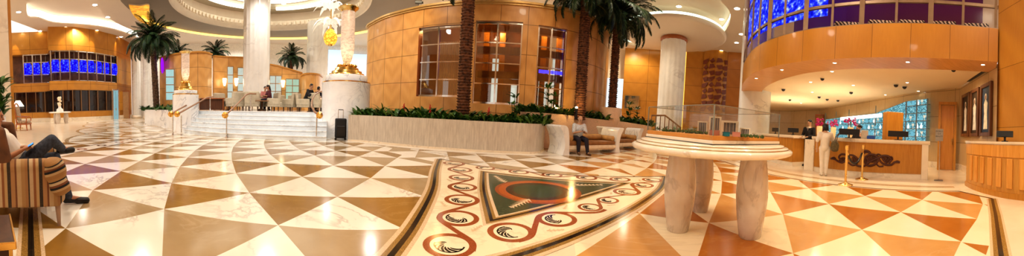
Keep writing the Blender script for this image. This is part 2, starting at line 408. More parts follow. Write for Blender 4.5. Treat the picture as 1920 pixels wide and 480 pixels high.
# outer ground of the right hand field
RB = smooth_poly([(2.75, 17), (2.9, 13), (3.15, 10.5), (3.34, 9.03), (3.62, 7.3), (4.2, 5.8), (4.95, 4.4), (5.85, 3.0), (6.07, 2.68), (5.62, 1.72), (4.4, 1.28), (2.88, .77), (1.0, .15), (-.6, -.4)], 3)
RB1 = smooth_poly([(2.75, 17), (2.9, 13), (3.15, 10.5), (3.34, 9.03), (3.62, 7.3), (4.2, 5.8), (4.95, 4.4), (5.85, 3.0), (6.07, 2.68)], 4)
RB2 = [Vector(p) for p in ((6.07, 2.68), (5.62, 1.72), (4.4, 1.28), (2.88, .77), (1.0, .15), (-.6, -.4))]
flat([tuple(p) for p in RB1]+[tuple(p) for p in RB2[1:]]+[(-.6, -6), (14, -6), (25, 2), (25, 22), (14, 26), (6, 26)], .0020, 0)
ew = [lat(QR, MR, -1, j) for j in range(0, 6)]
flat([p for p in ew]+[(5.62, 1.72), (4.4, 1.28), (2.88, .77), (1.0, .15)], .0022, 4)
flat([G(1440+970/2.667, 300+412/2.667), G(1440+1105/2.667, 300+430/2.667), G(1440+1090/2.667, 300+476/2.667)], .0024, 6)
flat([G(1440+1080/2.667, 300+222/2.667), G(1440+1118/2.667, 300+228/2.667), G(1440+1118/2.667, 300+240/2.667)], .0024, 6)
ribbon(RB1, -.035, .035, .0030, 13)
ribbon(RB1, -.11, -.035, .0030, 12)
ribbon([RB2[0], RB2[1]], -.035, .035, .0030, 13)
for a, b, mi in ((-.115, -.08, 12), (-.08, -.028, 8), (-.028, .028, 7), (.028, .08, 8), (.08, .115, 12)): ribbon(RB2[1:], a, b, .0030, mi)
RBo = offset(RB1, .50)
ribbon(RB1, .50, .66, .0026, 14); ribbon(RB1, .66, .685, .0027, 13); ribbon(RB1, .475, .5, .0027, 13)
# ring of mosaic beside the seated man and the long scroll band beyond him
rl = [Vector((-.62, -.5)), Vector((-1.83, -1.37)), Vector((-3.1, -2.3))]
for a, b, mi in ((-.12, -.085, 12), (-.085, -.028, 8), (-.028, .028, 7), (.028, .085, 8), (.085, .125, 12)): ribbon(rl, a, b, .0030, mi)
bl = smooth_poly([(-5.4, -4.75), (-7.05, -3.75), (-8.9, -3.15), (-10.7, -2.45), (-12.4, -1.6), (-14, -.7)], 4)
ribbon(bl, -.34, .34, .0026, 1); ribbon(bl, -.34, -.27, .0030, 13); ribbon(bl, .27, .34, .0030, 13)
def annulus(c, r0, r1, z, mi, n=28, a0=0.0, a1=2*PI, sx=1.0):
    vs = []; m = n+1
    for k in range(m):
        a = a0+(a1-a0)*k/n; vs += [(c[0]+r0*math.cos(a), c[1]+r0*math.sin(a), z), (c[0]+r1*math.cos(a), c[1]+r1*math.sin(a), z)]
    fl.add(vs, [(2*k, 2*k+1, 2*k+3, 2*k+2) for k in range(n)], mi)
for k in range(1, 18, 2):
    p = bl[k]; annulus(p, .08, .17, .0032, 9 if k % 4 == 1 else 13, 16)
# far swirling fields (beyond the scroll band): petal bands with alternating triangles
for s in range(4):
    c0 = Vector((-24+s*4.2, -6.2+s*1.6)); R0, R1 = 2.6, 4.2
    for k in range(18):
        a = .2+k*PI*2/18; b = a+PI*2/18; mid = (a+b)/2
        p = lambda r, t: (c0.x+r*math.cos(t), c0.y+r*math.sin(t))
        flat([p(R0, mid), p(R1, a), p(R1, b)], .0005+.00005*s, 1); flat([p(R0, mid), p(R1, b), p(R0, mid+PI*2/18)], .0005+.00005*s, 2)
    annulus(c0, R1-.05, R1+.12, .0008, 2, 40)
# ---- the great mosaic panel
PLb = smooth_poly([(-4.78, 5.5), (-3.85, 4.32), (-2.9, 3.2), (-2.14, 2.12), (-1.78, 1.52), (-1.55, 1.08)], 5)
PRb = smooth_poly([(.68, 6.62), (.47, 5.35), (.1, 4.28), (-.29, 3.42), (-.63, 2.77), (-.87, 2.34), (-1.2, 1.74), (-1.55, 1.08)], 5)
PTb = smooth_poly([(-4.78, 5.5), (-3.25, 5.56), (-1.95, 5.78), (-.8, 6.12), (.68, 6.62)], 5)
flat([tuple(p) for p in PLb]+[tuple(p) for p in PRb[::-1][1:]]+[tuple(p) for p in PTb[::-1][1:-1]], .0034, 4)
for cv, sg in ((PLb, 1), (PRb, -1)):
    for a, b, mi in ((-.125, -.075, 12), (-.075, -.028, 8), (-.028, .028, 7), (.028, .075, 8), (.075, .12, 12)):
        ribbon(cv, a*sg, b*sg, .0040, mi)
ribbon(PTb, -.04, .03, .0040, 13)
IA, IB, IC = (G(720+375/2, 240+165/2), G(720+405/2, 240+347/2), G(720+905/2, 240+208/2))
inner = [tuple(p)[:2] for p in smooth_poly([(IA.x, IA.y), ((IA.x+IB.x)/2-.02, (IA.y+IB.y)/2-.05), (IB.x, IB.y)], 5)]
tri = inner+[(IC.x, IC.y)]
cen = Vector((sum(p[0] for p in (IA, IB, IC))/3, sum(p[1] for p in (IA, IB, IC))/3))
def shrink(poly, k): return [(cen.x+(p[0]-cen.x)*k, cen.y+(p[1]-cen.y)*k) for p in poly]
for k_, (s_, mi) in enumerate(((1.12, 12), (1.08, 8), (1.03, 7), (.985, 8), (.945, 12), (.90, 10))): flat(shrink(tri, s_), .0042+k_*.0003, mi)
rc = G(720+578/2, 240+236/2); rc = Vector((rc.x, rc.y))
annulus(rc, .54, .70, .0062, 11, 40); annulus(rc, .66, .72, .0063, 9, 40); annulus(rc, .42, .54, .0062, 13, 40)
def feather(p, ang, L, w, z, mi, n=7):    # plume of curved blades
    for k in range(n):
        t = k/n; q = Vector((p[0]+math.cos(ang)*L*t, p[1]+math.sin(ang)*L*t)); a2 = ang+.7; l2 = w*(1-t*.6)
        for sg in (1, -1):
            e = q+Vector((math.cos(ang+sg*.75), math.sin(ang+sg*.75)))*l2; q2 = q+Vector((math.cos(ang), math.sin(ang)))*L/n*.8
            flat([q, e, q2], z, mi)
    ribbon([Vector(p), Vector((p[0]+math.cos(ang)*L, p[1]+math.sin(ang)*L))], -.015, .015, z+.0001, mi)
for (x, y), (x2, y2) in (((545, 268), (475, 300)), ((455, 205), (415, 180)), ((715, 215), (820, 214))):
    a, b = G(720+x/2, 240+y/2), G(720+x2/2, 240+y2/2)
    feather((a.x, a.y), math.atan2(b.y-a.y, b.x-a.x), (b-a).length, .16, .0064, 12)
def swirl(c, R, a0, sgn, z):
    annulus(c, .74*R, R, z, 9, 30)
    annulus(c, .60*R, .74*R, z, 4, 30)
    for k in range(7):                    # black feather blades
        a = a0+sgn*(k*.46); pts = []
        for t in range(6):
            u = t/5; r = R*(.55-.34*u); pts.append(Vector((c[0]+r*math.cos(a+sgn*u*.9), c[1]+r*math.sin(a+sgn*u*.9))))
        w = [.036*R*math.sin(PI*(.12+.83*i/5))+.003 for i in range(6)]
        A = []; B = []
        for i, p in enumerate(pts):
            t_ = (pts[min(i+1, 5)]-pts[max(i-1, 0)]).normalized(); nn = Vector((-t_.y, t_.x)); A.append(p+nn*w[i]); B.append(p-nn*w[i])
        fl.add([(p.x, p.y, z) for p in A]+[(p.x, p.y, z) for p in B], [(i, i+1, i+7, i+6) for i in range(5)], 7)
    annulus(c, .53*R, .60*R, z, 7, 16, a0-.3*sgn, a0+sgn*2.9)
arms = [[(245, 440), (278, 338), (292, 270), (295, 222), (290, 187), (285, 157), (262, 133)],
        [(475, 390), (648, 342), (772, 298), (840, 272), (910, 240), (970, 215), (1005, 195)],
        [(380, 150), (505, 165), (630, 177), (760, 187), (885, 193)]]
for ai, arm in enumerate(arms):
    C_ = [G(720+x/2, 240+y/2) for x, y in arm]; C_ = [Vector((p.x, p.y)) for p in C_]
    for k, c in enumerate(C_):
        sp_ = [(C_[m]-c).length for m in (k-1, k+1) if 0 <= m < len(C_)]; R = min(.36*min(sp_), .27 if ai < 2 else .23)
        t_ = (C_[min(k+1, len(C_)-1)]-C_[max(k-1, 0)]).normalized(); ang = math.atan2(t_.y, t_.x)
        swirl(c, R, ang+1.2+(0 if k % 2 else PI), 1 if k % 2 else -1, .0046+.0001*k)
        if k+1 < len(C_):
            n2 = Vector((-t_.y, t_.x)); sg = 1 if k % 2 else -1; e = C_[k+1]
            pts = smooth_poly([c+n2*sg*R*.87-t_*R*.3, c+n2*sg*R*.80+t_*R*.45, (c+e)/2, e-n2*sg*R*.80-t_*R*.45, e-n2*sg*R*.87+t_*R*.3], 5)
            ribbon(pts, -.13*R, .13*R, .0043, 9)
            f0 = (c+e)/2+n2*sg*R*.75; feather((f0.x, f0.y), ang+.5*sg, R*.8, R*.3, .0044, 12, 4)
# thin border lines along the raised planter
pl0 = smooth_poly([(-9.6, 5.3), (-8.45, 5.72), (-6.5, 6.5), (-4.92, 7.35), (-3.76, 8.2), (-2.5, 9.3), (-.5, 12.5)], 4)
ribbon(pl0, -.16, .4, .0025, 1); ribbon(pl0, -.2, -.16, .0028, 13)
flo = fl.build('floor', FM); struct(flo)
# ------------------------------------------------------------------ ceiling
HC = 9.4
def C(x, y, z=HC): return G(x, y, z)
def circ(c, r, n=48, a0=0.0, a1=2*PI): return [Vector((c[0]+r*math.cos(a0+(a1-a0)*k/n), c[1]+r*math.sin(a0+(a1-a0)*k/n))) for k in range(n+(0 if a1-a0 > 6.28 else 1))]
def vec2(p): return Vector((p[0], p[1]))
ring_c = vec2(C(505, 84)); ring_c = ring_c*(21.5/ring_c.length); RR = 7.6
tray_far = [vec2(C(x, y)) for x, y in ((50, 4), (52, 31), (72, 34), (100, 43), (140, 46), (180, 49.5), (215, 56), (246, 66), (262, 74))]
tray_near = [vec2(C(x, y)) for x, y in ((256, 60), (226, 47), (205, 34), (190, 20), (182, 8), (176, 2))]
tray = smooth_poly(tray_far, 3)+smooth_poly(tray_near, 3)
tn = vec2(C(176, 2)); tf = vec2(C(50, 4)); tray += [tn*.72, tf*.78]
blob_far = [vec2(C(x, y)) for x, y in ((1352, 3), (1366, 18), (1370, 32), (1366, 48), (1352, 66), (1330, 78), (1300, 87), (1262, 91), (1220, 89), (1180, 84), (1150, 74))]
bf = smooth_poly(blob_far, 3); blob = bf+[vec2(C(1120, 40)), vec2(C(1120, 12)), vec2(C(1150, 0))*.8, vec2(C(1352, 3))*.78]
outer_c = [(-44, -16), (17, -16), (24, 6), (24, 34), (6, 46), (-44, 40)]
ce = MB()
vs, fs = fill(outer_c, [tray, circ(ring_c, RR), blob], HC); ce.add(vs, fs, 0)
def lip(loop, z0, z1, mi, closed=True):
    L = loop+[loop[0]] if closed else loop
    ce.strip(L, z0, z1, mi)
lip(tray, HC, HC+.75, 0); vs, fs = fill(tray, [], HC+.75); ce.add(vs, fs, 0)
lip(blob, HC, HC+.7, 0); vs, fs = fill(blob, [], HC+.7); ce.add(vs, fs, 0)
lip(circ(ring_c, RR), HC, HC+1.5, 0)
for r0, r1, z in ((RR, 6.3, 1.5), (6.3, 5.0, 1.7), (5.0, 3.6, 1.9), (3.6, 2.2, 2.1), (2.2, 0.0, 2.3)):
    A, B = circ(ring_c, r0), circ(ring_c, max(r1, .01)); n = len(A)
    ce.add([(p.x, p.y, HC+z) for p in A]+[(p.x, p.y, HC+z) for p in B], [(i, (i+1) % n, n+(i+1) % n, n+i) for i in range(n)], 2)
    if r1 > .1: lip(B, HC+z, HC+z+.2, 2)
# plaster ring around the round recess, its shadow put into the colour
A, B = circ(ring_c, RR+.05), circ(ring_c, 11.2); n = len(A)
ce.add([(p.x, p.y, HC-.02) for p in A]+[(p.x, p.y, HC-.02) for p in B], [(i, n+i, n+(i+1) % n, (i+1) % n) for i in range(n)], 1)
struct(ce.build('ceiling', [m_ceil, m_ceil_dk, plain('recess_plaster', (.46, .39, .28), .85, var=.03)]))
tr = MB()                                  # crown moulding with blocks round the recess
tr.lathe([(RR-.02, -.22), (RR-.25, -.2), (RR-.22, -.05), (RR-.42, .05), (RR-.40, .62), (RR-.1, .7), (RR-.02, .7), (RR-.02, -.22)], 72, (ring_c.x, ring_c.y, HC), caps=False)
for k in range(96):
    a = 2*PI*k/96; tr.box((ring_c.x+(RR-.5)*math.cos(a), ring_c.y+(RR-.5)*math.sin(a), HC+.33), (.2, .22, .3), a)
struct(tr.build('trim_1', [m_cream]))
def arc_light(c, r0, r1, z, a0, a1, m, name, h=.12):
    b = MB(); A = circ(c, r0, 24, a0, a1); B = circ(c, r1, 24, a0, a1); n = len(A)
    b.add([(p.x, p.y, z) for p in A]+[(p.x, p.y, z) for p in B], [(i, n+i, n+i+1, i+1) for i in range(n-1)], 0)
    b.strip(A, z, z+h, 0); b.strip(B, z, z+h, 0)
    return b.build(name, [m])
far_a = math.atan2(ring_c.y, ring_c.x)
n_ = 0
LR = [(6.35, 5.75, 1.38, -2.4, -.10), (6.35, 5.75, 1.38, .02, 1.6), (5.1, 4.55, 1.58, -2.2, .1), (5.1, 4.55, 1.58, .35, 1.2), (3.7, 3.2, 1.78, -2.2, -.5), (3.7, 3.2, 1.78, -.2, .9), (2.2, 1.8, 1.98, -.9, .9)]
names = ['outermost curved white light band left of the big column', 'outermost curved white light band right of the big column', 'second curved white light band from the rim of the ceiling recess, long one', 'second curved light band from the rim, short one at right', 'third curved light band in the ceiling recess, left part', 'third curved light band in the ceiling recess, far part', 'innermost short curved light band in the ceiling recess']
for (r0, r1, z, a0, a1), nm in zip(LR, names):
    tag(arc_light(ring_c, r0, r1, HC+z, far_a+a0, far_a+a1, m_cove, 'cove_light'), nm, 'light', 'cove lights of the round recess')
def ycove(a0, a1, nm):
    b = MB(); pts = [Vector((ring_c.x+11.2*math.cos(far_a+a0+(a1-a0)*k/24), ring_c.y+11.2*math.sin(far_a+a0+(a1-a0)*k/24))) for k in range(25)]
    b.strip(pts, HC-.24, HC-.04, 0); tag(b.build('cove_light', [m_cove_y]), nm, 'light')
ycove(.14, 1.45, 'golden cove light line left of the big column above the terrace palms'); ycove(-1.3, .085, 'golden cove light line right of the big column behind the chandelier')
def strip_light(pts, z0, z1, m, nm, name='cove_light', inset=.0):
    b = MB(); b.strip(pts, z0, z1, 0); tag(b.build(name, [m]), nm, 'light')
strip_light(offset(smooth_poly(tray_far, 3), -.03)[2:], HC+.12, HC+.72, m_cove, 'long bright white cove light over the far wooden wall at left')
strip_light(offset(bf, .03), HC+.3, HC+.6, m_cove_g, 'pale green cove light along the curved ceiling edge round the right column')
# gilded leaf-shaped dome above the left palm
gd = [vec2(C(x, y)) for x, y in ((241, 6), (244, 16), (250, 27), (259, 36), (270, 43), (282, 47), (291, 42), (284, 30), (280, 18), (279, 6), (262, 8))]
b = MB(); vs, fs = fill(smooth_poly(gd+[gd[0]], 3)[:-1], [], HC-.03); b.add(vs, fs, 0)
k = NT('gold_leaf_glow'); f = k.noise(k.coord(), 2.2, 5, .65); cc = k.ramp(f, [(.3, (.45, .17, .01)), (.6, (.85, .45, .04)), (.8, (1, .75, .25))]); k.bsdf(cc, .35, .6, emit=cc, estr=.75); m_leaf = k.m  # gilding glows by itself, its lighting is put into the emission
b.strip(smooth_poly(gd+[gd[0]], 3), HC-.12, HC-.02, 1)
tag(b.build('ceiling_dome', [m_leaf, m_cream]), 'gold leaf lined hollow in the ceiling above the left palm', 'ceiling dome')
# lower drum ceiling far behind the terrace
b = MB(); pts = [vec2(PX(x, 36)) for x in range(250, 720, 30)]
b.strip(pts, 0, HC, 0); struct(b.build('wall_back', [m_white]))
k = NT('milky_daylight'); e = k.n('Emission'); 
sp = k.n('SeparateXYZ'); k.set(sp.inputs[0], k.coord('Generated')); k.set(e.inputs[0], k.ramp(sp.outputs[2], [(0, (1, .98, .95)), (.6, (.75, .9, 1)), (1, (.45, .72, 1))])); e.inputs[1].default_value = 1.5
k.t.links.new(e.outputs[0], k.out.inputs[0]); m_milk = k.m
for xa, xb, y0, y1, i in ((600, 640, 92, 188, 1), (648, 684, 100, 188, 2)):
    b = MB(); n = max(2, int((xb-xa)/12)); pts = [vec2(PX(xa+(xb-xa)*q/n, 35.6)) for q in range(n+1)]
    za, zb = P((xa+xb)/2, y1, 35.6).z, P((xa+xb)/2, y0, 35.6).z
    b.strip(pts, za, zb, 0)
    b.strip(offset(pts, -.05), zb-.1, zb, 1); b.strip(offset(pts, -.05), za, za+.1, 1)
    struct(b.build('window_%d' % i, [m_milk if i < 3 else m_cream if i > 4 else m_milk, m_white]))

# ------------------------------------------------------------------ far left wooden wall
def dl(x):                                 # distance of the far wall by photo column
    tb = ((14, 29.3), (94, 29.3), (95, 27.7), (140, 28.0), (180, 29.2), (220, 31.6), (247, 35.6))
    for (a, da), (b_, db) in zip(tb, tb[1:]):
        if a <= x <= b_: return da+(db-da)*(x-a)/(b_-a)
    return tb[0][1] if x < 14 else tb[-1][1]
XS = [14, 40, 70, 93, 95, 110, 125, 140, 160, 180, 200, 220, 234, 247]
WL = [vec2(PX(x, dl(x) if x != 93 else 29.3)) for x in XS]
WLs = [vec2(PX(x, dl(max(x, 95)) if x > 94 else 27.7)) for x in (36, 55, 75, 95, 110, 125, 140, 160, 180, 200, 212, 222)]
b = MB()
b.strip(WL, 7.1, HC, 0, smooth=False); b.strip(WL, 3.2, 4.1, 0); b.strip(WL, 0, 1.0, 0)
b.strip(offset(WL, .5), 1.0, 3.2, 1); b.strip(offset(WL, .8), 4.1, 7.1, 2)
for z in (1.0, 3.2, 4.1, 7.1):
    A, B = WL, offset(WL, .8); n = len(A)
    b.add([(p.x, p.y, z) for p in A]+[(p.x, p.y, z) for p in B], [(i, i+1, n+i+1, n+i) for i in range(n-1)], 0)
i0 = XS.index(220)
b.strip(WL[i0:], 0, HC, 0)
m_darkwin = plain('smoked_interior', (.050, .018, .008), .2, var=.3, scale=1.2)
m_up_int = plain('balcony_interior', (.16, .06, .02), .5, var=.3, scale=1)
struct(b.build('wall_left', [m_panel_far, m_darkwin, m_up_int]))
b = MB(); b.slab([p for p in offset(WL, -.06)], .05, 0, .42); struct(b.build('baseboard_left', [m_marb_w]))
def mullions(name, xs, z0, z1, dfun, w=.13, rails=(), mat=m_chrome, off=-.06, glassm=None):
    root = MB()
    for x in xs:
        p = PX(x, dfun(x)+off); root.box((p.x, p.y, (z0+z1)/2), (w, w, z1-z0), facing(p))
    pts = [vec2(PX(xs[0]+(xs[-1]-xs[0])*q/16, dfun(xs[0]+(xs[-1]-xs[0])*q/16)+off)) for q in range(17)]
    for z in rails: root.slab(pts, .08, z-w*.35, z+w*.35)
    o = struct(root.build(name, [mat]))
    if glassm is not None:
        g = MB(); g.strip(offset(pts, .1), z0, z1, 0); g.build('pane', [glassm], o)
    return o
m_smoke = glass('smoked_glass', (.72, .62, .55), .10, .03)
mullions('window_5', (47, 64, 80, 98, 115, 133, 150, 166, 183, 198, 210, 222), 4.1, 7.1, dl, .12, (4.12, 4.95, 6.25, 7.05), m_chrome, .05)
mullions('window_6', (30, 50, 68, 85, 100, 119, 137, 153, 168, 184, 200, 210), 1.0, 3.2, dl, .09, (1.02, 3.17), plain('bronze_frame', (.3, .17, .08), .3, .6), .05, m_smoke)
k = NT('blue_crystal'); v = k.coord(); vo = k.n('TexVoronoi'); k.set(vo.inputs['Vector'], v); vo.inputs['Scale'].default_value = 5.5
sp_ = k.ramp(vo.outputs['Distance'], [(0, (.75, .85, 1)), (.16, (.07, .13, 1)), (.5, (.012, .012, .85)), (.8, (.01, .0, .35))]); e = k.n('Emission'); k.set(e.inputs[0], sp_); e.inputs[1].default_value = 1.5
k.t.links.new(e.outputs[0], k.out.inputs[0]); m_blue = k.m
k = NT('blue_crystal_screen'); v = k.coord(); vo = k.n('TexNoise'); k.set(vo.inputs['Vector'], v); vo.inputs['Scale'].default_value = 7; vo.inputs['Detail'].default_value = 5
sp_ = k.ramp(vo.outputs['Fac'], [(.3, (.0, .0, .45)), (.5, (.015, .03, 1)), (.6, (.12, .25, 1)), (.72, (.7, .85, 1))]); e = k.n('Emission'); k.set(e.inputs[0], sp_); e.inputs[1].default_value = 1.35
k.t.links.new(e.outputs[0], k.out.inputs[0]); m_blue2 = k.m
pos_ = ('leftmost', 'second from the left', 'third from the left', 'fourth from the left', 'fifth from the left', 'sixth from the left', 'seventh from the left', 'eighth from the left', 'ninth from the left', 'tenth from the left', 'rightmost')
for i, (xa, xb) in enumerate(((47, 61), (63, 77), (82, 95), (100, 113), (117, 132), (135, 148), (152, 164), (167, 178), (181, 192), (195, 206), (209, 221))):
    p = PX((xa+xb)/2, dl((xa+xb)/2)+.38); w_ = (xb-xa)/F*29
    o = thing('crystal_light', 'blue crystal light behind the far upper windows, %s' % pos_[i], 'light', (p.x, p.y, 4.95), facing(p), 'blue crystal lights on the far wall')
    b = MB(); b.lathe([(w_*.40, 0), (w_*.57, .25), (w_*.57, 1.05), (w_*.40, 1.3)], 16); b.v = [(q[0], q[1]*.45, q[2]) for q in b.v]
    b.build('crystal_drum', [m_blue], o)
    b = MB(); b.cone((0, 0, 1.3), (0, 0, 2.1), .02, .02, 6); b.box((0, 0, 1.32), (w_*.6, .2, .05)); b.build('hanger', [m_chrome], o)
for i, x in enumerate((33, 121, 177, 222)):
    d = dl(x)-.12; p = PX(x, d, HC-.1); L = bpy.data.lights.new('wall_washer', 'SPOT'); L.energy = 260; L.color = (1, .68, .25); L.spot_size = .62; L.spot_blend = .5; L.shadow_soft_size = .05
    o = bpy.data.objects.new('wall_washer', L); q = PX(x, d-.55, HC-.05); o.location = q; o.rotation_euler = (Vector((p.x, p.y, 6.8))-q).to_track_quat('-Z', 'Y').to_euler(); col.objects.link(o)
m_doorglass = glow('door_glass', (.45, .75, .80), .55)
# doors at the end of the far wall
def door(name, xa, xb, z1, d, mats, handle=True, two=False, frame_m=None):
    a, c = PX(xa, d), PX(xb, d); m_ = (a+c)/2; w_ = (c-a).length; rz = math.atan2(c.y-a.y, c.x-a.x)
    o = struct(thing(name, None, None, (m_.x, m_.y, 0), rz))
    b = MB(); t = .1
    for s in (-1, 1): b.box((s*(w_/2+.05), -.06, z1/2), (t, .14, z1))
    b.box((0, -.06, z1+.06), (w_+.2, .14, .12)); b.build('door_frame', [frame_m or m_wood_red], o, .01)
    b = MB()
    n = 2 if two else 1
    for q in range(n): b.box(((q-.5)*w_/2 if two else 0, -.01, z1/2), (w_/n-.02, .06, z1-.02))
    b.build('door_leaf', [mats], o, .008)
    b = MB(); 
    for s in ((-.06, .06) if two else (w_*.38,)): b.tube([(s, -.09, 1.0), (s, -.11, 1.1), (s, -.09, 1.25)], .02, 8)
    b.build('door_handle', [m_brass], o)
    return o
door('door_1', 213, 222, 3.2, 30.6, m_doorglass, two=True, frame_m=m_chrome)
door('door_2', 229, 242, 3.2, 33.2, plain('pale_door', (.55, .33, .16), .4), frame_m=m_wood_red)
# right end return of the far hall
def column(name, label, x, wpx, d, z0, z1, m, flutes=0, capd=0.0, group=None):
    p = PX(x, d); r = wpx/F*d/2
    o = thing(name, label, 'column', (p.x, p.y, z0), 0, group)
    b = MB(); h = z1-z0
    b.lathe([(r, 0), (r, h)], 64, flute=flutes*1.0 if flutes else 0, fd=.05); b.build('shaft', [m], o)
    b = MB(); b.lathe([(r*1.02, 0), (r*1.14, .02), (r*1.14, .22), (r*1.05, .30), (r*1.0, .36)], 48); b.build('base', [m_marb_w], o)
    if capd:
        b = MB(); b.lathe([(r*1.0, h-.35), (r*1.06, h-.3), (r*1.06, h-.1), (r*1.0, h-.02)], 48); b.build('capital', [m_gold if capd > 1 else m_wood_red], o)
    return o
column('column', 'fluted pale marble column at the right end of the far wooden wall', 256, 17, 33.5, 0, HC, m_marb_col, 14)
column('column', 'fluted white marble column standing on the terrace behind the left palm', 275, 12, 31, 0, HC, m_marb_col, 14)
column('column', 'huge fluted marble column rising from the terrace to the round ceiling recess', 480, 50, 20.5, 1.05, HC+1.4, m_marb_col, 18)
column('column', 'round marble column behind the terrace lounge, left of the big lit urn', 593, 40, 27, 1.05, HC, m_marb_col, 16)
column('column', 'marble column with brown collar under the ceiling disc, right of the tall palms', 1254, 48, 24.5, 0, HC-.35, m_marb_col, 16, .5)
column('column', 'broad veined marble column behind the curved wooden balcony', 1412, 60, 15.2, 0, HC, m_marb)
# ceiling disc round the right column
p = PX(1254, 24.5); b = MB(); b.lathe([(0.01, 0), (4.4, 0), (4.6, .12), (4.6, .3), (0.01, .3)], 64, (p.x, p.y, HC-.35))
struct(b.build('trim_2', [m_ceil]))
b = MB(); b.lathe([(4.45, 0), (4.45, .22)], 64, (p.x, p.y, HC-.03), caps=False); tag(b.build('cove_light', [m_cove_g]), 'pale green cove light circling the ceiling disc of the right column', 'light')

# ------------------------------------------------------------------ right middle wall
def arcwall(xs, d, **k): return [vec2(PX(x, d(x) if callable(d) else d)) for x in xs]
b = MB(); rw = arcwall((1164, 1190, 1215, 1240, 1273), 30); b.strip(rw, 0, HC, 0); rw2 = arcwall((1279, 1300, 1314), 29.5); b.strip(rw2, 0, HC, 0)
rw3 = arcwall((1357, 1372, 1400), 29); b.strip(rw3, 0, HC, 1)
lat_pts = smooth_poly([vec2(PX(1312, 29.4)), vec2(PX(1330, 28.6)), vec2(PX(1347, 28.7)), vec2(PX(1358, 29.3))], 4)
b.strip(lat_pts, 0, HC, 0); b.strip([rw2[-1], vec2(PX(1312, 29.4))], 0, HC, 0)
b.strip([vec2(PX(1273, 30)), vec2(PX(1276, 31)), vec2(PX(1279, 29.5))], 0, HC, 2)
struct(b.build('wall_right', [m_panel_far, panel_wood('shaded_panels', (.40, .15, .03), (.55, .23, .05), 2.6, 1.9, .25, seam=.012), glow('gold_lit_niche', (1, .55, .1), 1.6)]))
# pierced geometric screen
b = MB(); lo = offset(lat_pts, -.1)
us = [0]
for a, c in zip(lo, lo[1:]): us.append(us[-1]+(c-a).length)
def on(u):
    for i in range(len(us)-1):
        if us[i] <= u <= us[i+1]+1e-6: t = (u-us[i])/(us[i+1]-us[i]); return lo[i]*(1-t)+lo[i+1]*t
    return lo[-1]
Wt = us[-1]; z0, z1 = 3.0, HC-.8
rnd = random.Random(3)
m_lat = plain('screen_rust', (.20, .045, .02), .4)
for r in range(9):
    for c in range(4):
        cu = Wt*(c+.5+(.0 if r % 2 else .0))/4; cz = z0+(z1-z0)*(r+.5)/9; du = Wt/4*.48; dz = (z1-z0)/9*.47
        kind = (r*3+c*5) % 4
        sh = {0: [(-1, -1), (.2, -1), (1, .1), (1, .9), (-1, .4)], 1: [(-.8, 0), (0, -.95), (.9, -.2), (.3, .95)], 2: [(-1, -.8), (1, -.3), (.5, .9), (-.6, .95)], 3: [(-.2, -1), (.9, -.7), (.8, .8), (-.9, .5)]}[kind]
        q = [on(min(max(cu+a*du, 0), Wt)) for a, _ in sh]; zz = [cz+e*dz for _, e in sh]
        b.add([(p.x, p.y, z) for p, z in zip(q, zz)], [tuple(range(len(sh)))], 0)
tag(b.build('pierced_screen', [m_lat]), 'tall panel of dark red geometric cut-outs on the curved wooden wall', 'screen')
# pale glazed opening left of that wall, and a mirror
b = MB(); pts = arcwall((1108, 1125, 1145, 1165), 31); b.strip(pts, 0, 6.2, 0); b.strip(pts, 6.2, HC, 1); struct(b.build('window_7', [glow('pale_day', (.86, .95, 1.0), .95), m_cream]))
o = thing('wall_mirror', 'framed mirror low on the wooden wall behind the planter palms', 'mirror', tuple(PX(1182, 29.8, P(1182, 204, 29.8).z))); o.rotation_euler[2] = facing(o.location)
b = MB(); b.box((0, 0, .7), (1.6, .05, 1.5)); b.build('mirror_frame', [m_brass], o); b = MB(); b.box((0, -.04, .7), (1.45, .03, 1.36)); b.build('mirror_glass', [plain('mirror_silver', (.55, .6, .55), .05, .9)], o)
# ------------------------------------------------------------------ entrance side behind the camera (seen only in reflections)
b = MB()
for x in range(-14, 18, 6): b.box((x+1.9, -15.6, HC/2), (3.8, .4, HC)); b.box((x+4.9, -15.6, 7.6), (2.2, .4, 3.6))
struct(b.build('wall_front', [m_wood]))
# ------------------------------------------------------------------ curved pavilion (rotunda) of veneer with three windows
ZT = 6.3
RXD = [(683, 18.6), (685, 17.2), (695, 16.4), (720, 15.2), (770, 14.0), (800, 13.5), (860, 12.9), (960, 12.6), (1040, 12.9), (1085, 13.5), (1115, 14.4), (1130, 15.6), (1134, 17.5)]
ro = smooth_poly([vec2(PX(x, d)) for x, d in RXD], 6)
rpx = []
for p in ro: rpx.append(XC+F*math.atan2(p.x*CR, p.y))
def ro_at(x):                              # point of the facade seen at photo column x
    for i in range(len(ro)-1):
        if rpx[i] <= x <= rpx[i+1]: t = (x-rpx[i])/(rpx[i+1]-rpx[i]); return ro[i]*(1-t)+ro[i+1]*t
    return ro[0] if x < rpx[0] else ro[-1]
def ro_seg(xa, xb): return [ro_at(xa)]+[p for p, x in zip(ro, rpx) if xa+.5 < x < xb-.5]+[ro_at(xb)]
def ro_u(x): 
    u = 0; s = ro_seg(684, x)
    for a, c in zip(s, s[1:]): u += (c-a).length
    return u
WIN = ((779, 858, 2.0, 5.35), (884, 971, 1.75, 5.5), (1000, 1054, 1.7, 5.45))
b = MB()
def fac(xa, xb, z0, z1):
    s = ro_seg(xa, xb); b.strip(s, z0, z1, 0, ro_u(xa)); b.strip(offset(s, .35)[::-1], z0, z1, 1)
xs = [684]+[q for w_ in WIN for q in w_[:2]]+[1134]
for i in range(0, len(xs), 2): fac(xs[i], xs[i+1], .3, ZT)
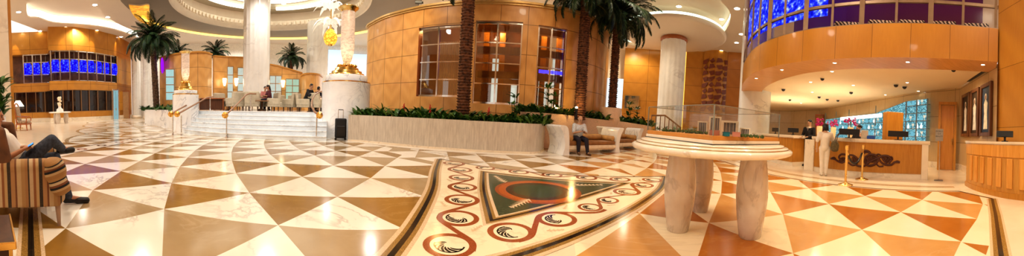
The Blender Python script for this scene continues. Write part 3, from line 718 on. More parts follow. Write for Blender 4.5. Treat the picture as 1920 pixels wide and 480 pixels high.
for xa, xb, z0, z1 in WIN:
    fac(xa, xb, .3, z0); fac(xa, xb, z1, ZT)
    s = ro_seg(xa, xb); q = offset(s, .35); n = len(s)
    for z in (z0, z1): b.add([(p.x, p.y, z) for p in s]+[(p.x, p.y, z) for p in q], [(i, i+1, n+i+1, n+i) for i in range(n-1)], 2)
    for i in (0, -1): b.add([(s[i].x, s[i].y, z0), (q[i].x, q[i].y, z0), (q[i].x, q[i].y, z1), (s[i].x, s[i].y, z1)], [(0, 1, 2, 3)], 2)
struct(b.build('wall_pavilion', [m_panel_rot, m_wood_dk, m_wood_red]))
b = MB(); s = ro_seg(684, 1134); b.slab(offset(s, -.12), .5, ZT, ZT+.09); b.slab(offset(s, -.06), .45, ZT-.08, ZT); struct(b.build('trim_3', [plain('cap_moulding', (.62, .40, .15), .35, .35)]))
m_glazing = glass('reflecting_glass', (.66, .54, .42), .24, .015)
for wi, (xa, xb, z0, z1) in enumerate(WIN):
    o = struct(MB().slab(offset(ro_seg(xa, xb), .10), .08, z0, z0+.09).slab(offset(ro_seg(xa, xb), .10), .08, z1-.09, z1).build('window_%d' % (8+wi), [m_chrome]))
    b = MB(); cols = (xa+1, xa+(xb-xa)*.47, xb-1)
    for x in cols: p = ro_at(x)+(ro_at(x).normalized())*.14; b.box((p.x, p.y, (z0+z1)/2), (.07, .07, z1-z0), facing(p))
    for q in (1, 2, 3): zz = z0+(z1-z0)*q/4; b.slab(offset(ro_seg(xa, xb), .12), .05, zz-.025, zz+.025)
    b.build('mullions', [m_chrome], o)
    b = MB(); b.strip(offset(ro_seg(xa, xb), .16), z0, z1, 0); b.build('pane', [m_glazing], o)
# inside of the pavilion: floor, ring beams, inner screens and a drape behind the first window
b = MB(); ins = offset(ro_seg(700, 1120), 3.4)
b.strip(ins, .3, ZT, 0)
for z in (3.1, 4.3, 5.4): b.slab(offset(ro_seg(880, 1120), 1.2), .25, z, z+.34, 1)
for x in (905, 935, 1012, 1040): p = ro_at(x)+ro_at(x).normalized()*2.3; b.box((p.x, p.y, 3.2), (.3, .3, 6), facing(p), 1)
vs, fs = fill([tuple(p) for p in offset(ro_seg(690, 1128), .36)]+[tuple(p) for p in offset(ro_seg(700, 1120), 3.45)][::-1], [], ZT-.02); b.add(vs, fs, 2)
vs, fs = fill([tuple(p) for p in offset(ro_seg(690, 1128), .36)]+[tuple(p) for p in offset(ro_seg(700, 1120), 3.45)][::-1], [], 1.0); b.add(vs, fs, 0)
struct(b.build('wall_pavilion_inner', [plain('inner_wood', (.20, .07, .02), .4), m_wood, m_cream]))
for xa, xb, y0, y1 in ((918, 932, 1.75, 4.4), (955, 966, 1.7, 3.0), (1006, 1022, 1.7, 3.6), (1030, 1046, 2.9, 4.6)):  # self-glowing strips standing inside the pavilion windows
    b = MB(); pts = [p+p.normalized()*2.9 for p in ro_seg(xa, xb)]; b.strip(pts, y0, y1, 0); tag(b.build('lit_panel', [glow('inner_pale_glow', (.75, .93, 1.0), 1.1)]), {918: 'pale glowing panel inside the middle window of the pavilion, left one', 955: 'short pale glowing panel inside the middle window of the pavilion at its right edge', 1006: 'low glowing panel seen through the right window of the pavilion', 1030: 'higher glowing panel seen through the right window of the pavilion'}[xa], 'lit panel')
b = MB(); pts = []
for q in range(60):
    x = 818+(856-818)*q/59; p = ro_at(x); p = p+p.normalized()*(.9+.09*math.sin(q*1.05)); pts.append(p)
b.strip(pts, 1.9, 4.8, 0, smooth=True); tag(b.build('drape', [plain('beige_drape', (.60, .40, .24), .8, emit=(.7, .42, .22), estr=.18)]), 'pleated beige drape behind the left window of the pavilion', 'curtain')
b = MB(); pts = [p+p.normalized()*1.6 for p in ro_seg(1005, 1050)]; b.strip(pts, 3.55, 3.72, 0); tag(b.build('neon_line', [glow('blue_neon', (.03, .03, 1), 5)]), 'blue neon line inside the right window of the pavilion', 'light')
for x, dd in ((830, 1.5), (930, 1.5), (1025, 1.5)):
    p = ro_at(x)+ro_at(x).normalized()*dd; L = bpy.data.lights.new('pavilion_lamp', 'POINT'); L.energy = 130; L.color = (1, .66, .3); L.shadow_soft_size = .15
    o = bpy.data.objects.new('pavilion_lamp', L); o.location = (p.x, p.y, 5.7); col.objects.link(o)
# small camera on the roof edge
p = ro_at(776)+ro_at(776).normalized()*.1
o = thing('edge_camera', 'small black camera on a stalk on top of the pavilion edge', 'camera', (p.x, p.y, ZT+.09), facing(p))
b = MB(); b.cone((0, 0, 0), (0, 0, .2), .02, .015, 8); b.build('stalk', [m_black], o); b = MB(); b.box((0, 0, .25), (.34, .16, .12)); b.cone((.12, 0, .25), (.24, 0, .25), .05, .06, 10); b.build('housing', [m_black], o, .01)

# ------------------------------------------------------------------ curved planters
m_stone = plain('pale_mosaic_stone', (.70, .56, .42), .5, var=.25, scale=90)
k = NT('mosaic_stone'); v = k.coord('UV'); br = k.n('TexBrick'); k.set(br.inputs['Vector'], k.mapping(v, (9, 14, 1))); br.inputs['Mortar Size'].default_value = .04
k.set(br.inputs['Color1'], (.66, .59, .50)); k.set(br.inputs['Color2'], (.52, .46, .38)); k.set(br.inputs['Mortar'], (.36, .31, .26))
nz = k.noise(k.mapping(v, (9, .9, 1)), 2.0, 5, .65); k.bsdf(k.mix(k.ramp(nz, [(.35, (0, 0, 0)), (.68, (.75, .75, .75))]), br.outputs[0], (.74, .67, .57)), .4); m_mos = k.m
m_soil = plain('planter_soil', (.05, .03, .015), .95, var=.3, scale=14)
PLF = smooth_poly([vec2(G(x, y)) for x, y in ((652, 264.5), (675, 266), (700, 268.3), (760, 274), (800, 278), (850, 281.5), (900, 285), (950, 287), (985, 288.5), (1006, 287.5), (1018, 283), (1020, 274))], 3)
ztop = 1.02
b = MB(); b.strip(PLF, 0, ztop, 0, smooth=True); q = offset(PLF, .22); b.strip(q[::-1], .8, ztop, 0)
n = len(PLF); b.add([(p.x, p.y, ztop) for p in PLF]+[(p.x, p.y, ztop) for p in q], [(i, i+1, n+i+1, n+i) for i in range(n-1)], 1)
back = [p+p.normalized()*-.02 for p in ro_seg(700, 1040)]
o = tag(b.build('planter_wall', [m_mos, m_marb_w]), 'long curved stone planter wall below the wooden pavilion, from the big pedestal to the sofa', 'planter')
b = MB(); vs, fs = fill([tuple(p) for p in q]+[tuple(p) for p in offset(ro_seg(690, 1050), .1)][::-1], [], .93); b.add(vs, fs, 0); b.build('soil', [m_soil], o)
b = MB(); b.slab(offset(PLF, -.02), .03, 0, .07); b.build('plinth', [m_marb_w], o)
# second, higher planter behind the sofas
def p2(x): return {975: 11.0, 1010: 11.1, 1060: 12.2, 1110: 13.2, 1170: 14.4, 1222: 15.0}[x]
PL2 = smooth_poly([vec2(PX(x, p2(x))) for x in (975, 1010, 1060, 1110, 1170, 1222)], 3)
ty = [P(x, y, p2(x)).z for x, y in ((975, 209), (1010, 211), (1060, 215), (1110, 222), (1170, 228.5), (1222, 237))]
zt2 = []
for i in range(5): zt2 += [ty[i]+(ty[i+1]-ty[i])*k_/3 for k_ in range(3)]
zt2.append(ty[-1])
m_pink = plain('sand_stone', (.72, .50, .33), .45, var=.1, scale=30)
b = MB(); b.strip(PL2, 0, zt2, 0, smooth=True); q2 = offset(PL2, .2); n = len(PL2)
b.add([(p.x, p.y, z) for p, z in zip(PL2, zt2)]+[(p.x, p.y, z) for p, z in zip(q2, zt2)], [(i, i+1, n+i+1, n+i) for i in range(n-1)], 0)
e2 = PL2[-1]+PL2[-1].normalized()*3.2; b.strip([PL2[-1], e2], 0, [zt2[-1], zt2[-1]], 0)
s2 = PL2[0]+PL2[0].normalized()*1.2; b.strip([s2, PL2[0]], 0, [zt2[0]]*2, 0)
o = tag(b.build('planter_wall', [m_pink]), 'higher smooth sand coloured planter wall behind the two marble sofas', 'planter')
b = MB(); bk = [p+p.normalized()*3.1 for p in PL2][::-1]
vs = [(p.x, p.y, z-.12) for p, z in zip(q2, zt2)]+[(p.x, p.y, z-.12) for p, z in zip(bk[::-1], zt2)]
b.add(vs, [(i, i+1, n+i+1, n+i) for i in range(n-1)], 0); b.build('soil', [m_soil], o)
# left white planter under the left palm
PL3 = [vec2(PX(x, d)) for x, d in ((271, 21.0), (285, 19.6), (305, 17.6), (330, 15.2))]
PL3 = smooth_poly(PL3, 3); z3 = 1.08
b = MB(); b.strip(PL3, 0, z3, 0, smooth=True); q3 = offset(PL3, .2); n = len(PL3)
b.add([(p.x, p.y, z3) for p in PL3]+[(p.x, p.y, z3) for p in q3], [(i, i+1, n+i+1, n+i) for i in range(n-1)], 0)
b.strip([PL3[0]+PL3[0].normalized()*5, PL3[0]], 0, z3, 0)
o = tag(b.build('planter_wall', [m_marb]), 'white marble planter wall under the left palm tree', 'planter')
b = MB(); far = [p+p.normalized()*4.5 for p in PL3][::-1]; vs, fs = fill([tuple(p) for p in q3]+[tuple(p) for p in far], [], z3-.1); b.add(vs, fs, 0); b.build('soil', [m_soil], o)

# ------------------------------------------------------------------ terrace and curved steps
TZ = 1.05; NS = 6
SB = smooth_poly([vec2(G(x, y)) for x, y in ((336, 247), (352, 250.5), (385, 254.5), (425, 257.5), (480, 260.5), (540, 263), (612, 265))], 3)
b = MB()
def shift(pts, t): return [p+p.normalized()*t for p in pts]
for k in range(NS):
    a, c = shift(SB, .40*k), shift(SB, .40*(k+1)); z0, z1 = TZ*k/NS, TZ*(k+1)/NS; n = len(a)
    b.strip(a, z0, z1, 0)
    a2 = shift(SB, .40*k-.02)
    b.add([(p.x, p.y, z1) for p in a2]+[(p.x, p.y, z1) for p in c], [(i, i+1, n+i+1, n+i) for i in range(n-1)], 0)
    b.strip(a2, z1-.035, z1, 1)
st_top = shift(SB, .40*NS)
far = [vec2(PX(x, 36)) for x in (700, 620, 540, 460, 380, 300, 278)]
vs, fs = fill([tuple(p) for p in st_top]+[tuple(p) for p in far], [], TZ); b.add(vs, fs, 1)
m_step = marble('step_marble', (.80, .86, .90), (.45, .48, .55), 1.5, .4, .16)
struct(b.build('floor_terrace', [m_step, m_marb]))
# pedestals with lit alabaster urns
k = NT('lit_alabaster'); v = k.coord('Generated'); sp = k.n('SeparateXYZ'); k.set(sp.inputs[0], v)
nz = k.noise(k.mapping(k.coord(), (1, 1, 3)), 2.2, 5, .65, 1.0); ln = k.ramp(k.math('ABSOLUTE', k.math('SUBTRACT', nz, .5)), [(0, (.35, .2, .13)), (.05, (1, 1, 1))])
gr = k.ramp(sp.outputs[2], [(0, (1, .62, .22)), (.18, (1, .80, .50)), (.45, (.95, .70, .50)), (1, (.75, .52, .40))])
es = k.ramp(sp.outputs[2], [(0, (.9,)*3), (.2, (1.2 if False else 1.0,)*3), (.5, (.55,)*3), (1, (.40,)*3)])
cc = k.n('MixRGB', blend_type='MULTIPLY'); cc.inputs[0].default_value = .8; k.set(cc.inputs[1], gr); k.set(cc.inputs[2], ln)
k.bsdf((.42, .32, .24), .3, emit=cc.outputs[0], estr=k.math('MULTIPLY', es, .8)); m_alab = k.m
def pedestal(label_p, label_u, x, d, rdrum, zd, zs, rs, zg0, zg1, zu1, ru, rg):
    p = PX(x, d)
    o = thing('pedestal', label_p, 'pedestal', (p.x, p.y, 0))
    b = MB(); b.lathe([(rdrum*1.03, 0), (rdrum*1.03, .15), (rdrum, .2), (rdrum, zd-.05), (rdrum*1.015, zd)], 56); b.build('drum', [m_marb], o)
    b = MB(); b.lathe([(rdrum*.99, zd), (rdrum*.99, zd+.05)], 56); b.build('gold_band', [m_gold], o)
    b = MB(); b.lathe([(rs, zd+.05), (rs, zs-.04), (rs*.98, zs)], 56); b.build('upper_drum', [m_marb], o)
    u = thing('urn_lamp', label_u, 'lamp', (p.x, p.y, zs))
    h = zg1-zs
    b = MB(); b.lathe([(rg, 0), (rg, h*.18), (rg*.86, h*.22), (rg*.86, h*.42), (rg*.70, h*.50), (rg*.66, h*.72), (rg*.40, h*.86), (rg*.30, h), (rg*.2, h*1.02)], 40); b.build('gilt_base', [m_gold], u)
    b = MB()
    for k_ in range(8):
        a = k_*PI/4; b.ell((rg*.45*math.cos(a), rg*.45*math.sin(a), h*.92), (rg*.16, rg*.16, h*.16), 8, 6)
    b.build('gilt_leaves', [m_gold], u)
    H = zu1-zg1; z0 = h
    b = MB(); b.lathe([(ru*.15, z0-.03), (ru*.38, z0+H*.03), (ru*.68, z0+H*.09), (ru*.92, z0+H*.2), (ru, z0+H*.32), (ru, z0+H*.95), (ru*.96, z0+H*.97)], 40); b.build('alabaster_body', [m_alab], u)
    b = MB(); b.lathe([(ru*1.0, z0+H*.925), (ru*1.08, z0+H*.94), (ru*1.18, z0+H*.965), (ru*1.45, z0+H*.985), (ru*1.5, z0+H), (ru*1.3, z0+H)], 40); b.build('gilt_rim', [m_brass], u)
d = 12.35
pedestal('massive round white marble pedestal with gold band right of the steps', 'large glowing alabaster urn lamp on the massive right pedestal', 648, d, 45/F*d, P(648, 157, d).z, P(648, 143, d).z, 39.5/F*d, 0, P(652, 123, d).z, P(652, 15, d).z, 12.8/F*d, 33/F*d)
d = 14.0
pedestal('white marble pedestal left of the curved steps', 'smaller glowing alabaster urn lamp on the left pedestal by the steps', 348, d, 24.5/F*d, P(348, 178, d).z, P(348, 170, d).z, 22/F*d, 0, P(348, 153, d).z, P(348, 97, d).z, 7.6/F*d, 15.5/F*d)
# handrails: posts, timber rail and gilt rosettes
m_rail = plain('rail_timber', (.30, .15, .07), .3)
def handrail(label, posts, rail, ros):
    p0 = posts[0]; o = thing('handrail', label, 'handrail', (p0[0].x, p0[0].y, 0))
    for a, zb in posts:
        b = MB(); h = a.z-zb; b.lathe([(.045, 0), (.045, .05), (.022, .08)]+[(.024+.006*(q % 2), .08+(h-.1)*q/14) for q in range(15)]+[(.03, h-.01)], 12, (a.x, a.y, zb)); b.build('post', [m_chrome], o, world=True)
    b = MB(); b.tube(rail, .038, 10); b.build('rail', [m_rail], o, world=True)
    for r in ros:
        f = Vector((-r.x, -r.y, 0)).normalized(); b = MB(); b.cone(r+f*-.05, r+f*.05, .13, .13, 20); b.cone(r+f*.05, r+f*.09, .13, .05, 20); b.build('rosette', [m_gold], o, world=True)
A0, A1 = P(326, 215, 12.2), P(371, 186, 14.4)
handrail('leftmost handrail of the curved steps, beside the left pedestal', [(P(324, 217, 12.2), 0), (P(373, 186, 14.6), TZ)], [P(321, 213, 12.2), P(330, 208, 12.5), P(352, 196, 13.5), P(369, 186.5, 14.5), P(377, 184, 14.8)], [P(320.5, 214, 12.2)])
handrail('second handrail from the left on the curved steps', [(P(340, 216, 12.0), 0), (P(394, 183, 14.4), TZ)], [P(333, 214, 11.9), P(340, 210, 12.1), P(365, 196, 13.2), P(388, 183, 14.4), P(400, 181.5, 14.6)], [P(332, 214, 11.9)])
handrail('middle handrail on the curved steps, in front of the huge column', [(P(425, 216, 11.2), 0), (P(470, 178, 13.8), TZ)], [P(421, 216, 11.1), P(428, 211, 11.3), P(447, 193, 12.6), P(461, 178, 13.6), P(467, 175.5, 13.8), P(480, 176, 14.0)], [P(422, 216, 11.1)])
handrail('curled handrail at the right end of the steps, against the big pedestal', [(P(594, 214, 10.5), 0)], [P(598, 216, 10.4), P(590, 210, 10.6), P(584.5, 200, 11.0), P(585, 188, 11.6), P(590, 178, 12.2), P(600, 172, 12.8), P(607, 171, 13.2)], [P(599, 216, 10.4)])
# stanchion in front of the left planter
o = thing('stanchion', 'lone pale stanchion post in front of the left planter', 'stanchion', tuple(G(277, 232.5)))
b = MB(); b.lathe([(.2, 0), (.2, .03), (.06, .07)], 20); b.build('base', [m_black], o); b = MB(); b.lathe([(.06, .06), (.06, 1.05), (.08, 1.06), (.08, 1.12), (.03, 1.14)], 14); b.build('pole', [m_white], o)

# ------------------------------------------------------------------ low veneer pavilions behind the lounge
k_left = [(300, 22), (330, 20.4), (360, 19.8), (384, 19.8), (397, 20.6)]
def low_wall(pts, z0, z1, mats, name, cap=True):
    b = MB(); b.slab(pts, .25, z0, z1, 0); o = struct(b.build(name, mats))
    if cap:
        b = MB(); t1 = [z+.1 for z in z1] if isinstance(z1, list) else z1+.1; t0 = z1 if isinstance(z1, list) else z1
        b.slab(offset(pts, -.08), .42, t0, t1, 0); b.build('cornice', [m_wood], o)
    return o
pa = smooth_poly([vec2(PX(x, d)) for x, d in k_left], 3); low_wall(pa, TZ, 5.05, [m_panel_rot], 'wall_lounge_left')
pb = smooth_poly([vec2(PX(x, d)) for x, d in ((401, 22), (425, 22.4), (456, 22.6))], 3); low_wall(pb, TZ, 5.2, [m_panel_rot], 'wall_lounge_middle')
pcx = [500, 520, 540, 556, 566]; pc = [vec2(PX(x, 23.4)) for x in pcx]; low_wall(pc, TZ, [P(500, 121, 23.4).z, P(520, 124.5, 23.4).z, P(540, 130, 23.4).z, P(556, 135, 23.4).z, P(566, 138, 23.4).z], [m_panel_rot], 'wall_lounge_right')
pd = smooth_poly([vec2(PX(563, 23)), vec2(PX(570, 21.6)), vec2(PX(583, 21.2)), vec2(PX(597, 21.8)), vec2(PX(603, 23.4))], 4); low_wall(pd, TZ, P(583, 139, 21.2).z, [m_panel_rot], 'wall_lounge_end')
m_aqua = glow('aqua_glass', (.62, .95, .92), .62); m_pale = glow('pale_glass', (.85, .92, .80), .62)
def glazed(name, xa, xb, y0, y1, d, m, nx=2, nz=3):
    a, c = PX(xa, d), PX(xb, d); z0, z1 = P(xa, y1, d).z, P(xa, y0, d).z; m_c = (a+c)/2; w_ = (c-a).length
    o = struct(thing(name, None, None, (m_c.x, m_c.y, z0), math.atan2(c.y-a.y, c.x-a.x))); h = z1-z0
    b = MB(); b.box((0, 0, h/2), (w_, .03, h)); b.build('pane', [m], o)
    b = MB()
    for q in range(nx+1): b.box((-w_/2+w_*q/nx, -.03, h/2), (.06, .07, h))
    for q in range(nz+1): b.box((0, -.03, h*q/nz), (w_, .07, .06))
    b.build('mullions', [plain('mullion_bronze', (.35, .2, .1), .4)], o)
glazed('window_11', 311, 327, 130, 188, 20.35, m_aqua, 1, 4); glazed('window_12', 426, 437, 125, 188, 21.9, m_pale, 1, 4); glazed('window_13', 445, 456, 127, 186, 22.0, m_pale, 1, 4)
glazed('window_14', 505, 527, 142, 186, 23.1, m_pale, 2, 3); glazed('window_15', 535, 560, 148, 186, 23.0, glow('green_glass', (.66, .90, .66), .6), 2, 3)
def sconce(x, y, d, lab):
    p = P(x, y, d); o = thing('wall_sconce', lab, 'wall lamp', tuple(p), facing(p))
    b = MB(); b.lathe([(.06, -.25), (.12, 0), (.16, .3), (.15, .32)], 14); b.build('shade', [m_warm], o); b = MB(); b.cone((0, 0, -.35), (0, 0, -.22), .03, .06, 8); b.box((0, .12, -.2), (.1, .2, .12)); b.build('bracket', [m_brass], o)
sconce(421, 155, 21.7, 'lit wall sconce left of the narrow lounge window'); sconce(443, 155, 21.6, 'lit wall sconce right of the narrow lounge window'); sconce(530.5, 158, 22.9, 'lit wall sconce between the two pale lounge windows right of the column')
# purple light spot on the left wall
p = PX(305, 21.2, P(305, 122, 21).z); o = tag(MB().ell((0, 0, 0), (.45, .1, .6), 16, 10).build('purple_light', [glow('purple_glow', (.30, .01, .9), 1.2)]), 'purple light on the veneer wall beside the left palm', 'light'); o.location = p
# ------------------------------------------------------------------ curved wooden balcony over the reception
BXD = [(1386, 14.5), (1386.5, 13.2), (1389, 12.0), (1400, 10.4), (1420, 9.35), (1450, 8.6), (1500, 7.9), (1540, 7.6), (1600, 7.3), (1660, 7.12), (1720, 7.05), (1800, 7.1), (1868, 7.25)]
bal = smooth_poly([vec2(PX(x, d)) for x, d in BXD], 6)
inn = smooth_poly([vec2(PX(x, d)) for x, d in ((1420, 17), (1424, 14.8), (1428, 13.3), (1450, 11.3), (1500, 9.6), (1550, 8.9), (1600, 8.5), (1700, 8.25), (1800, 8.25), (1862, 8.4))], 5)
ZB0, ZB1, ZS = 3.3, 4.2, 3.38
b = MB(); b.strip(bal, ZB0, ZB1, 0, smooth=True)
vs, fs = fill([tuple(p) for p in bal]+[tuple(p) for p in inn][::-1], [], ZB0); b.add(vs, fs, 1)
b.strip(inn, ZB0, ZS, 1)
o2 = offset(bal, .5); n = len(bal); b.add([(p.x, p.y, ZB1) for p in bal]+[(p.x, p.y, ZB1) for p in o2], [(i, i+1, n+i+1, n+i) for i in range(n-1)], 2)
struct(b.build('wall_balcony', [m_panel_bal, wood('soffit_veneer', (.62, .29, .08), (.76, .40, .14), axis='X'), m_chrome]))
BK = [vec2(PX(x, d)) for x, d in ((1400, 27), (1440, 27), (1482, 26), (1536, 23.4), (1742, 12.2), (1797, 11.4))]
PW = [vec2(PX(1797, 11.4)), vec2(PX(1868, 7.75))]
b = MB(); vs, fs = fill([tuple(p) for p in inn]+[tuple(PX(1868, 7.7))[:2]]+[tuple(p) for p in BK[::-1]], [], ZS); b.add(vs, fs, 0); struct(b.build('ceiling_reception', [m_soffit]))
b = MB(); b.strip(BK, 0, ZS, 0); struct(b.build('wall_reception_back', [m_panel_beige]))
b = MB(); b.strip(PW, 0, ZS, 0); struct(b.build('wall_reception_side', [m_panel_beige]))
b = MB(); b.slab(offset(PW, -.03), .03, 0, .26); b.slab(offset(BK[4:], -.03), .03, 0, .26); struct(b.build('baseboard_right', [m_marb_w]))
WR = [vec2(PX(1868, 7.2)), vec2(PX(1880, 7.1)), vec2(PX(1920, 6.45)), vec2(PX(1990, 5.9)), vec2(PX(2080, 5.9))]
b = MB(); b.strip([PW[1], WR[0]], 0, ZB0, 0); b.strip([vec2(PX(1868, 7.35))]+WR[1:], 0, HC, 0); struct(b.build('wall_right_end', [panel_wood('corner_veneer', (.42, .18, .03), (.56, .27, .05), 2.2, 1.55, .3)]))
# upper storey behind the balcony glazing
up = offset(bal, 2.6); b = MB(); b.strip(up, ZB1, HC, 0); vs, fs = fill([tuple(p) for p in bal]+[tuple(p) for p in up][::-1], [], ZB1-.02); b.add(vs, fs, 1)
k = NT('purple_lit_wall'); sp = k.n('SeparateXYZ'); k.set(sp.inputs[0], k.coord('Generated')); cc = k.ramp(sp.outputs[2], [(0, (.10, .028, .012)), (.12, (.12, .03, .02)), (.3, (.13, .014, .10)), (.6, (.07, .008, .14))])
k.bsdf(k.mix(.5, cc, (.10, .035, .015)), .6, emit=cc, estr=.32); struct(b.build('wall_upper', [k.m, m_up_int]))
def bal_at(x, off=0.0):
    for a, c in zip(bal, bal[1:]):
        xa, xc = XC+F*math.atan2(a.x*CR, a.y), XC+F*math.atan2(c.x*CR, c.y)
        if xa <= x <= xc: 
            t = (x-xa)/(xc-xa+1e-9); p = a*(1-t)+c*t; return p+p.normalized()*off
    return bal[-1]+bal[-1].normalized()*off if x > 1500 else bal[0]+bal[0].normalized()*off
xm = (1391, 1400, 1413, 1432, 1460, 1500, 1550, 1606, 1672, 1738, 1800, 1863)
b = MB()
for i, x in enumerate(xm):
    p = bal_at(x, .16); w_ = .14 if x in (1432, 1500, 1606, 1738) else .07; b.box((p.x, p.y, (ZB1+HC)/2), (w_, .1, HC-ZB1), facing(p))
m_fr = plain('balcony_frame', (.34, .24, .17), .3, .5)
gl = shift(bal, .16); gl = [p for p in gl]
for z in (4.88, 6.3): b.slab(gl, .07, z-.04, z+.04)
b.slab(shift(bal, .08), .1, ZB1, ZB1+.05)
o = struct(b.build('window_16', [m_fr])); b = MB(); b.strip(shift(bal, .2), ZB1, HC, 0); b.build('pane', [glass('balcony_glass', (.85, .75, .72), .03, .12, gain=.12)], o)
bs = [bal_at(x, .75) for x in range(1391, 1545, 6)]
b = MB(); b.strip(bs, 4.85, 9.0, 0, smooth=True); tag(b.build('crystal_screen', [m_blue2]), 'big curved curtain of blue crystals glowing behind the balcony glazing', 'light')
k = NT('zebra_cloth'); wv = k.n('TexWave'); k.set(wv.inputs['Vector'], k.mapping(k.coord(), (1, 1, 1.4), (0, .6, 0))); wv.inputs['Scale'].default_value = 3.2; wv.inputs['Distortion'].default_value = 5; wv.inputs['Detail'].default_value = 1
cc = k.ramp(wv.outputs['Fac'], [(.45, (.012, .01, .01)), (.55, (.80, .74, .66))]); k.bsdf(cc, .7); m_zebra = k.m
for x, lab in ((1578, 'first zebra striped bench from the left behind the balcony glazing'), (1643, 'second zebra striped bench from the left behind the balcony glazing'), (1702, 'third zebra striped bench from the left behind the balcony glazing'), (1762, 'fourth zebra striped bench from the left behind the balcony glazing'), (1825, 'rightmost zebra striped bench behind the balcony glazing')):
    p = bal_at(x, .62); o = thing('zebra_bench', lab, 'bench', (p.x, p.y, ZB1), facing(p), 'zebra benches on the balcony')
    b = MB(); b.box((0, 0, .17), (.74, .4, .2)); b.build('seat', [m_zebra], o, .05); b = MB(); b.box((0, .17, .26), (.74, .1, .34)); b.build('backrest', [m_zebra], o, .04)
    for sx in (-.3, .3): MB().cone((sx, 0, 0), (sx, 0, .08), .03, .03, 8).build('leg', [m_black], o)
# back wall: glowing shelves of glassware
k = NT('glassware_glow'); v = k.coord('UV'); br = k.n('TexBrick'); k.set(br.inputs['Vector'], k.mapping(v, (3.2, 3.4, 1))); k.set(br.inputs['Color1'], (.30, .66, .74)); k.set(br.inputs['Color2'], (.65, .92, .95)); k.set(br.inputs['Mortar'], (.05, .20, .26)); br.inputs['Mortar Size'].default_value = .03
vo = k.n('TexVoronoi'); k.set(vo.inputs['Vector'], k.mapping(v, (14, 20, 1))); vo.inputs['Scale'].default_value = 1.0
cc = k.n('MixRGB', blend_type='MULTIPLY'); cc.inputs[0].default_value = .85; k.set(cc.inputs[1], br.outputs[0]); k.set(cc.inputs[2], k.ramp(vo.outputs['Distance'], [(.1, (1.3, 1.3, 1.2)), (.45, (.25, .45, .5)), (.7, (.05, .16, .2))]))
e = k.n('Emission'); k.set(e.inputs[0], cc.outputs[0]); e.inputs[1].default_value = 1.15; k.t.links.new(e.outputs[0], k.out.inputs[0]); m_glassware = k.m
def on_back(x, off=.0):                    # along the slanting back wall
    a, c = BK[3], BK[4]
    d0, d1 = 3.0, 40.0; r = PX(x, 1.0); u = Vector((r.x, r.y)); n_ = Vector(((c-a).y, -(c-a).x)).normalized()
    t = (a.dot(n_))/(u.dot(n_)); p = u*t; return p-u*off
a, c = on_back(1546), on_back(1737)
sh = struct(thing('window_17', None, None, (0, 0, 0)))
b = MB(); pts = [on_back(x, .25) for x in (1546, 1640, 1696, 1737)]; b.strip(pts, .9, [2.45, 2.55, 2.98, 2.98], 0); b.build('pane', [m_glassware], sh)
b = MB()
for z in (1.3, 1.65, 2.0, 2.35, 2.7): b.slab([on_back(x, .5) for x in ((1546, 1737) if z < 2.4 else (1697, 1737))], .18, z, z+.025)
for x in (1546, 1566, 1590, 1640, 1697, 1717, 1737): p = on_back(x, .5); b.box((p.x, p.y, 1.9), (.06, .06, 2.1), facing(p))
b.build('shelf', [plain('shelf_steel', (.25, .30, .32), .3, .5)], sh)
b = MB(); b.strip([on_back(x, .7) for x in (1574, 1652)], 2.28, 2.48, 0); b.build('light_strip', [m_cove], sh)
rnd = random.Random(5)
gm = [glow('glass_item_%d' % i, cc_, s_) for i, (cc_, s_) in enumerate((((.85, 1, 1), 1.2), ((.25, .65, .8), .7), ((.9, .8, .6), .8)))]
protos = []
for mi, pr in enumerate(([(.05, 0), (.06, .12), (.02, .18), (.02, .24)], [(.07, 0), (.08, .1), (.05, .2), (.06, .22)], [(.04, 0), (.01, .03), (.01, .1), (.05, .14), (.06, .22)])):
    protos.append(MB().lathe(pr, 10).mesh('glassware', [gm[mi]]))
for z in (1.325, 1.675, 2.025, 2.725):
    x = 1552
    while x < 1735:
        if (z < 2.4 or x > 1700) and not (1650 < x < 1694):
            p = on_back(x, .42); o = bpy.data.objects.new('glass_vessel', protos[rnd.randrange(3)]); col.objects.link(o); o.location = (p.x, p.y, z+.001)
            tag(o, 'small glass vessel on the lit shelves behind the reception', 'glassware', 'glass vessels on the lit reception shelves')
        x += rnd.uniform(5.5, 8.5)*(1.3 if x > 1650 else 1)
# doors in the back
door('door_3', 1763, 1788, 2.62, 11.25, wood('door_veneer', (.50, .21, .04), (.62, .28, .07)), frame_m=m_wood)
door('door_4', 1529, 1541, 2.75, 22.4, m_wood, frame_m=m_wood_red)
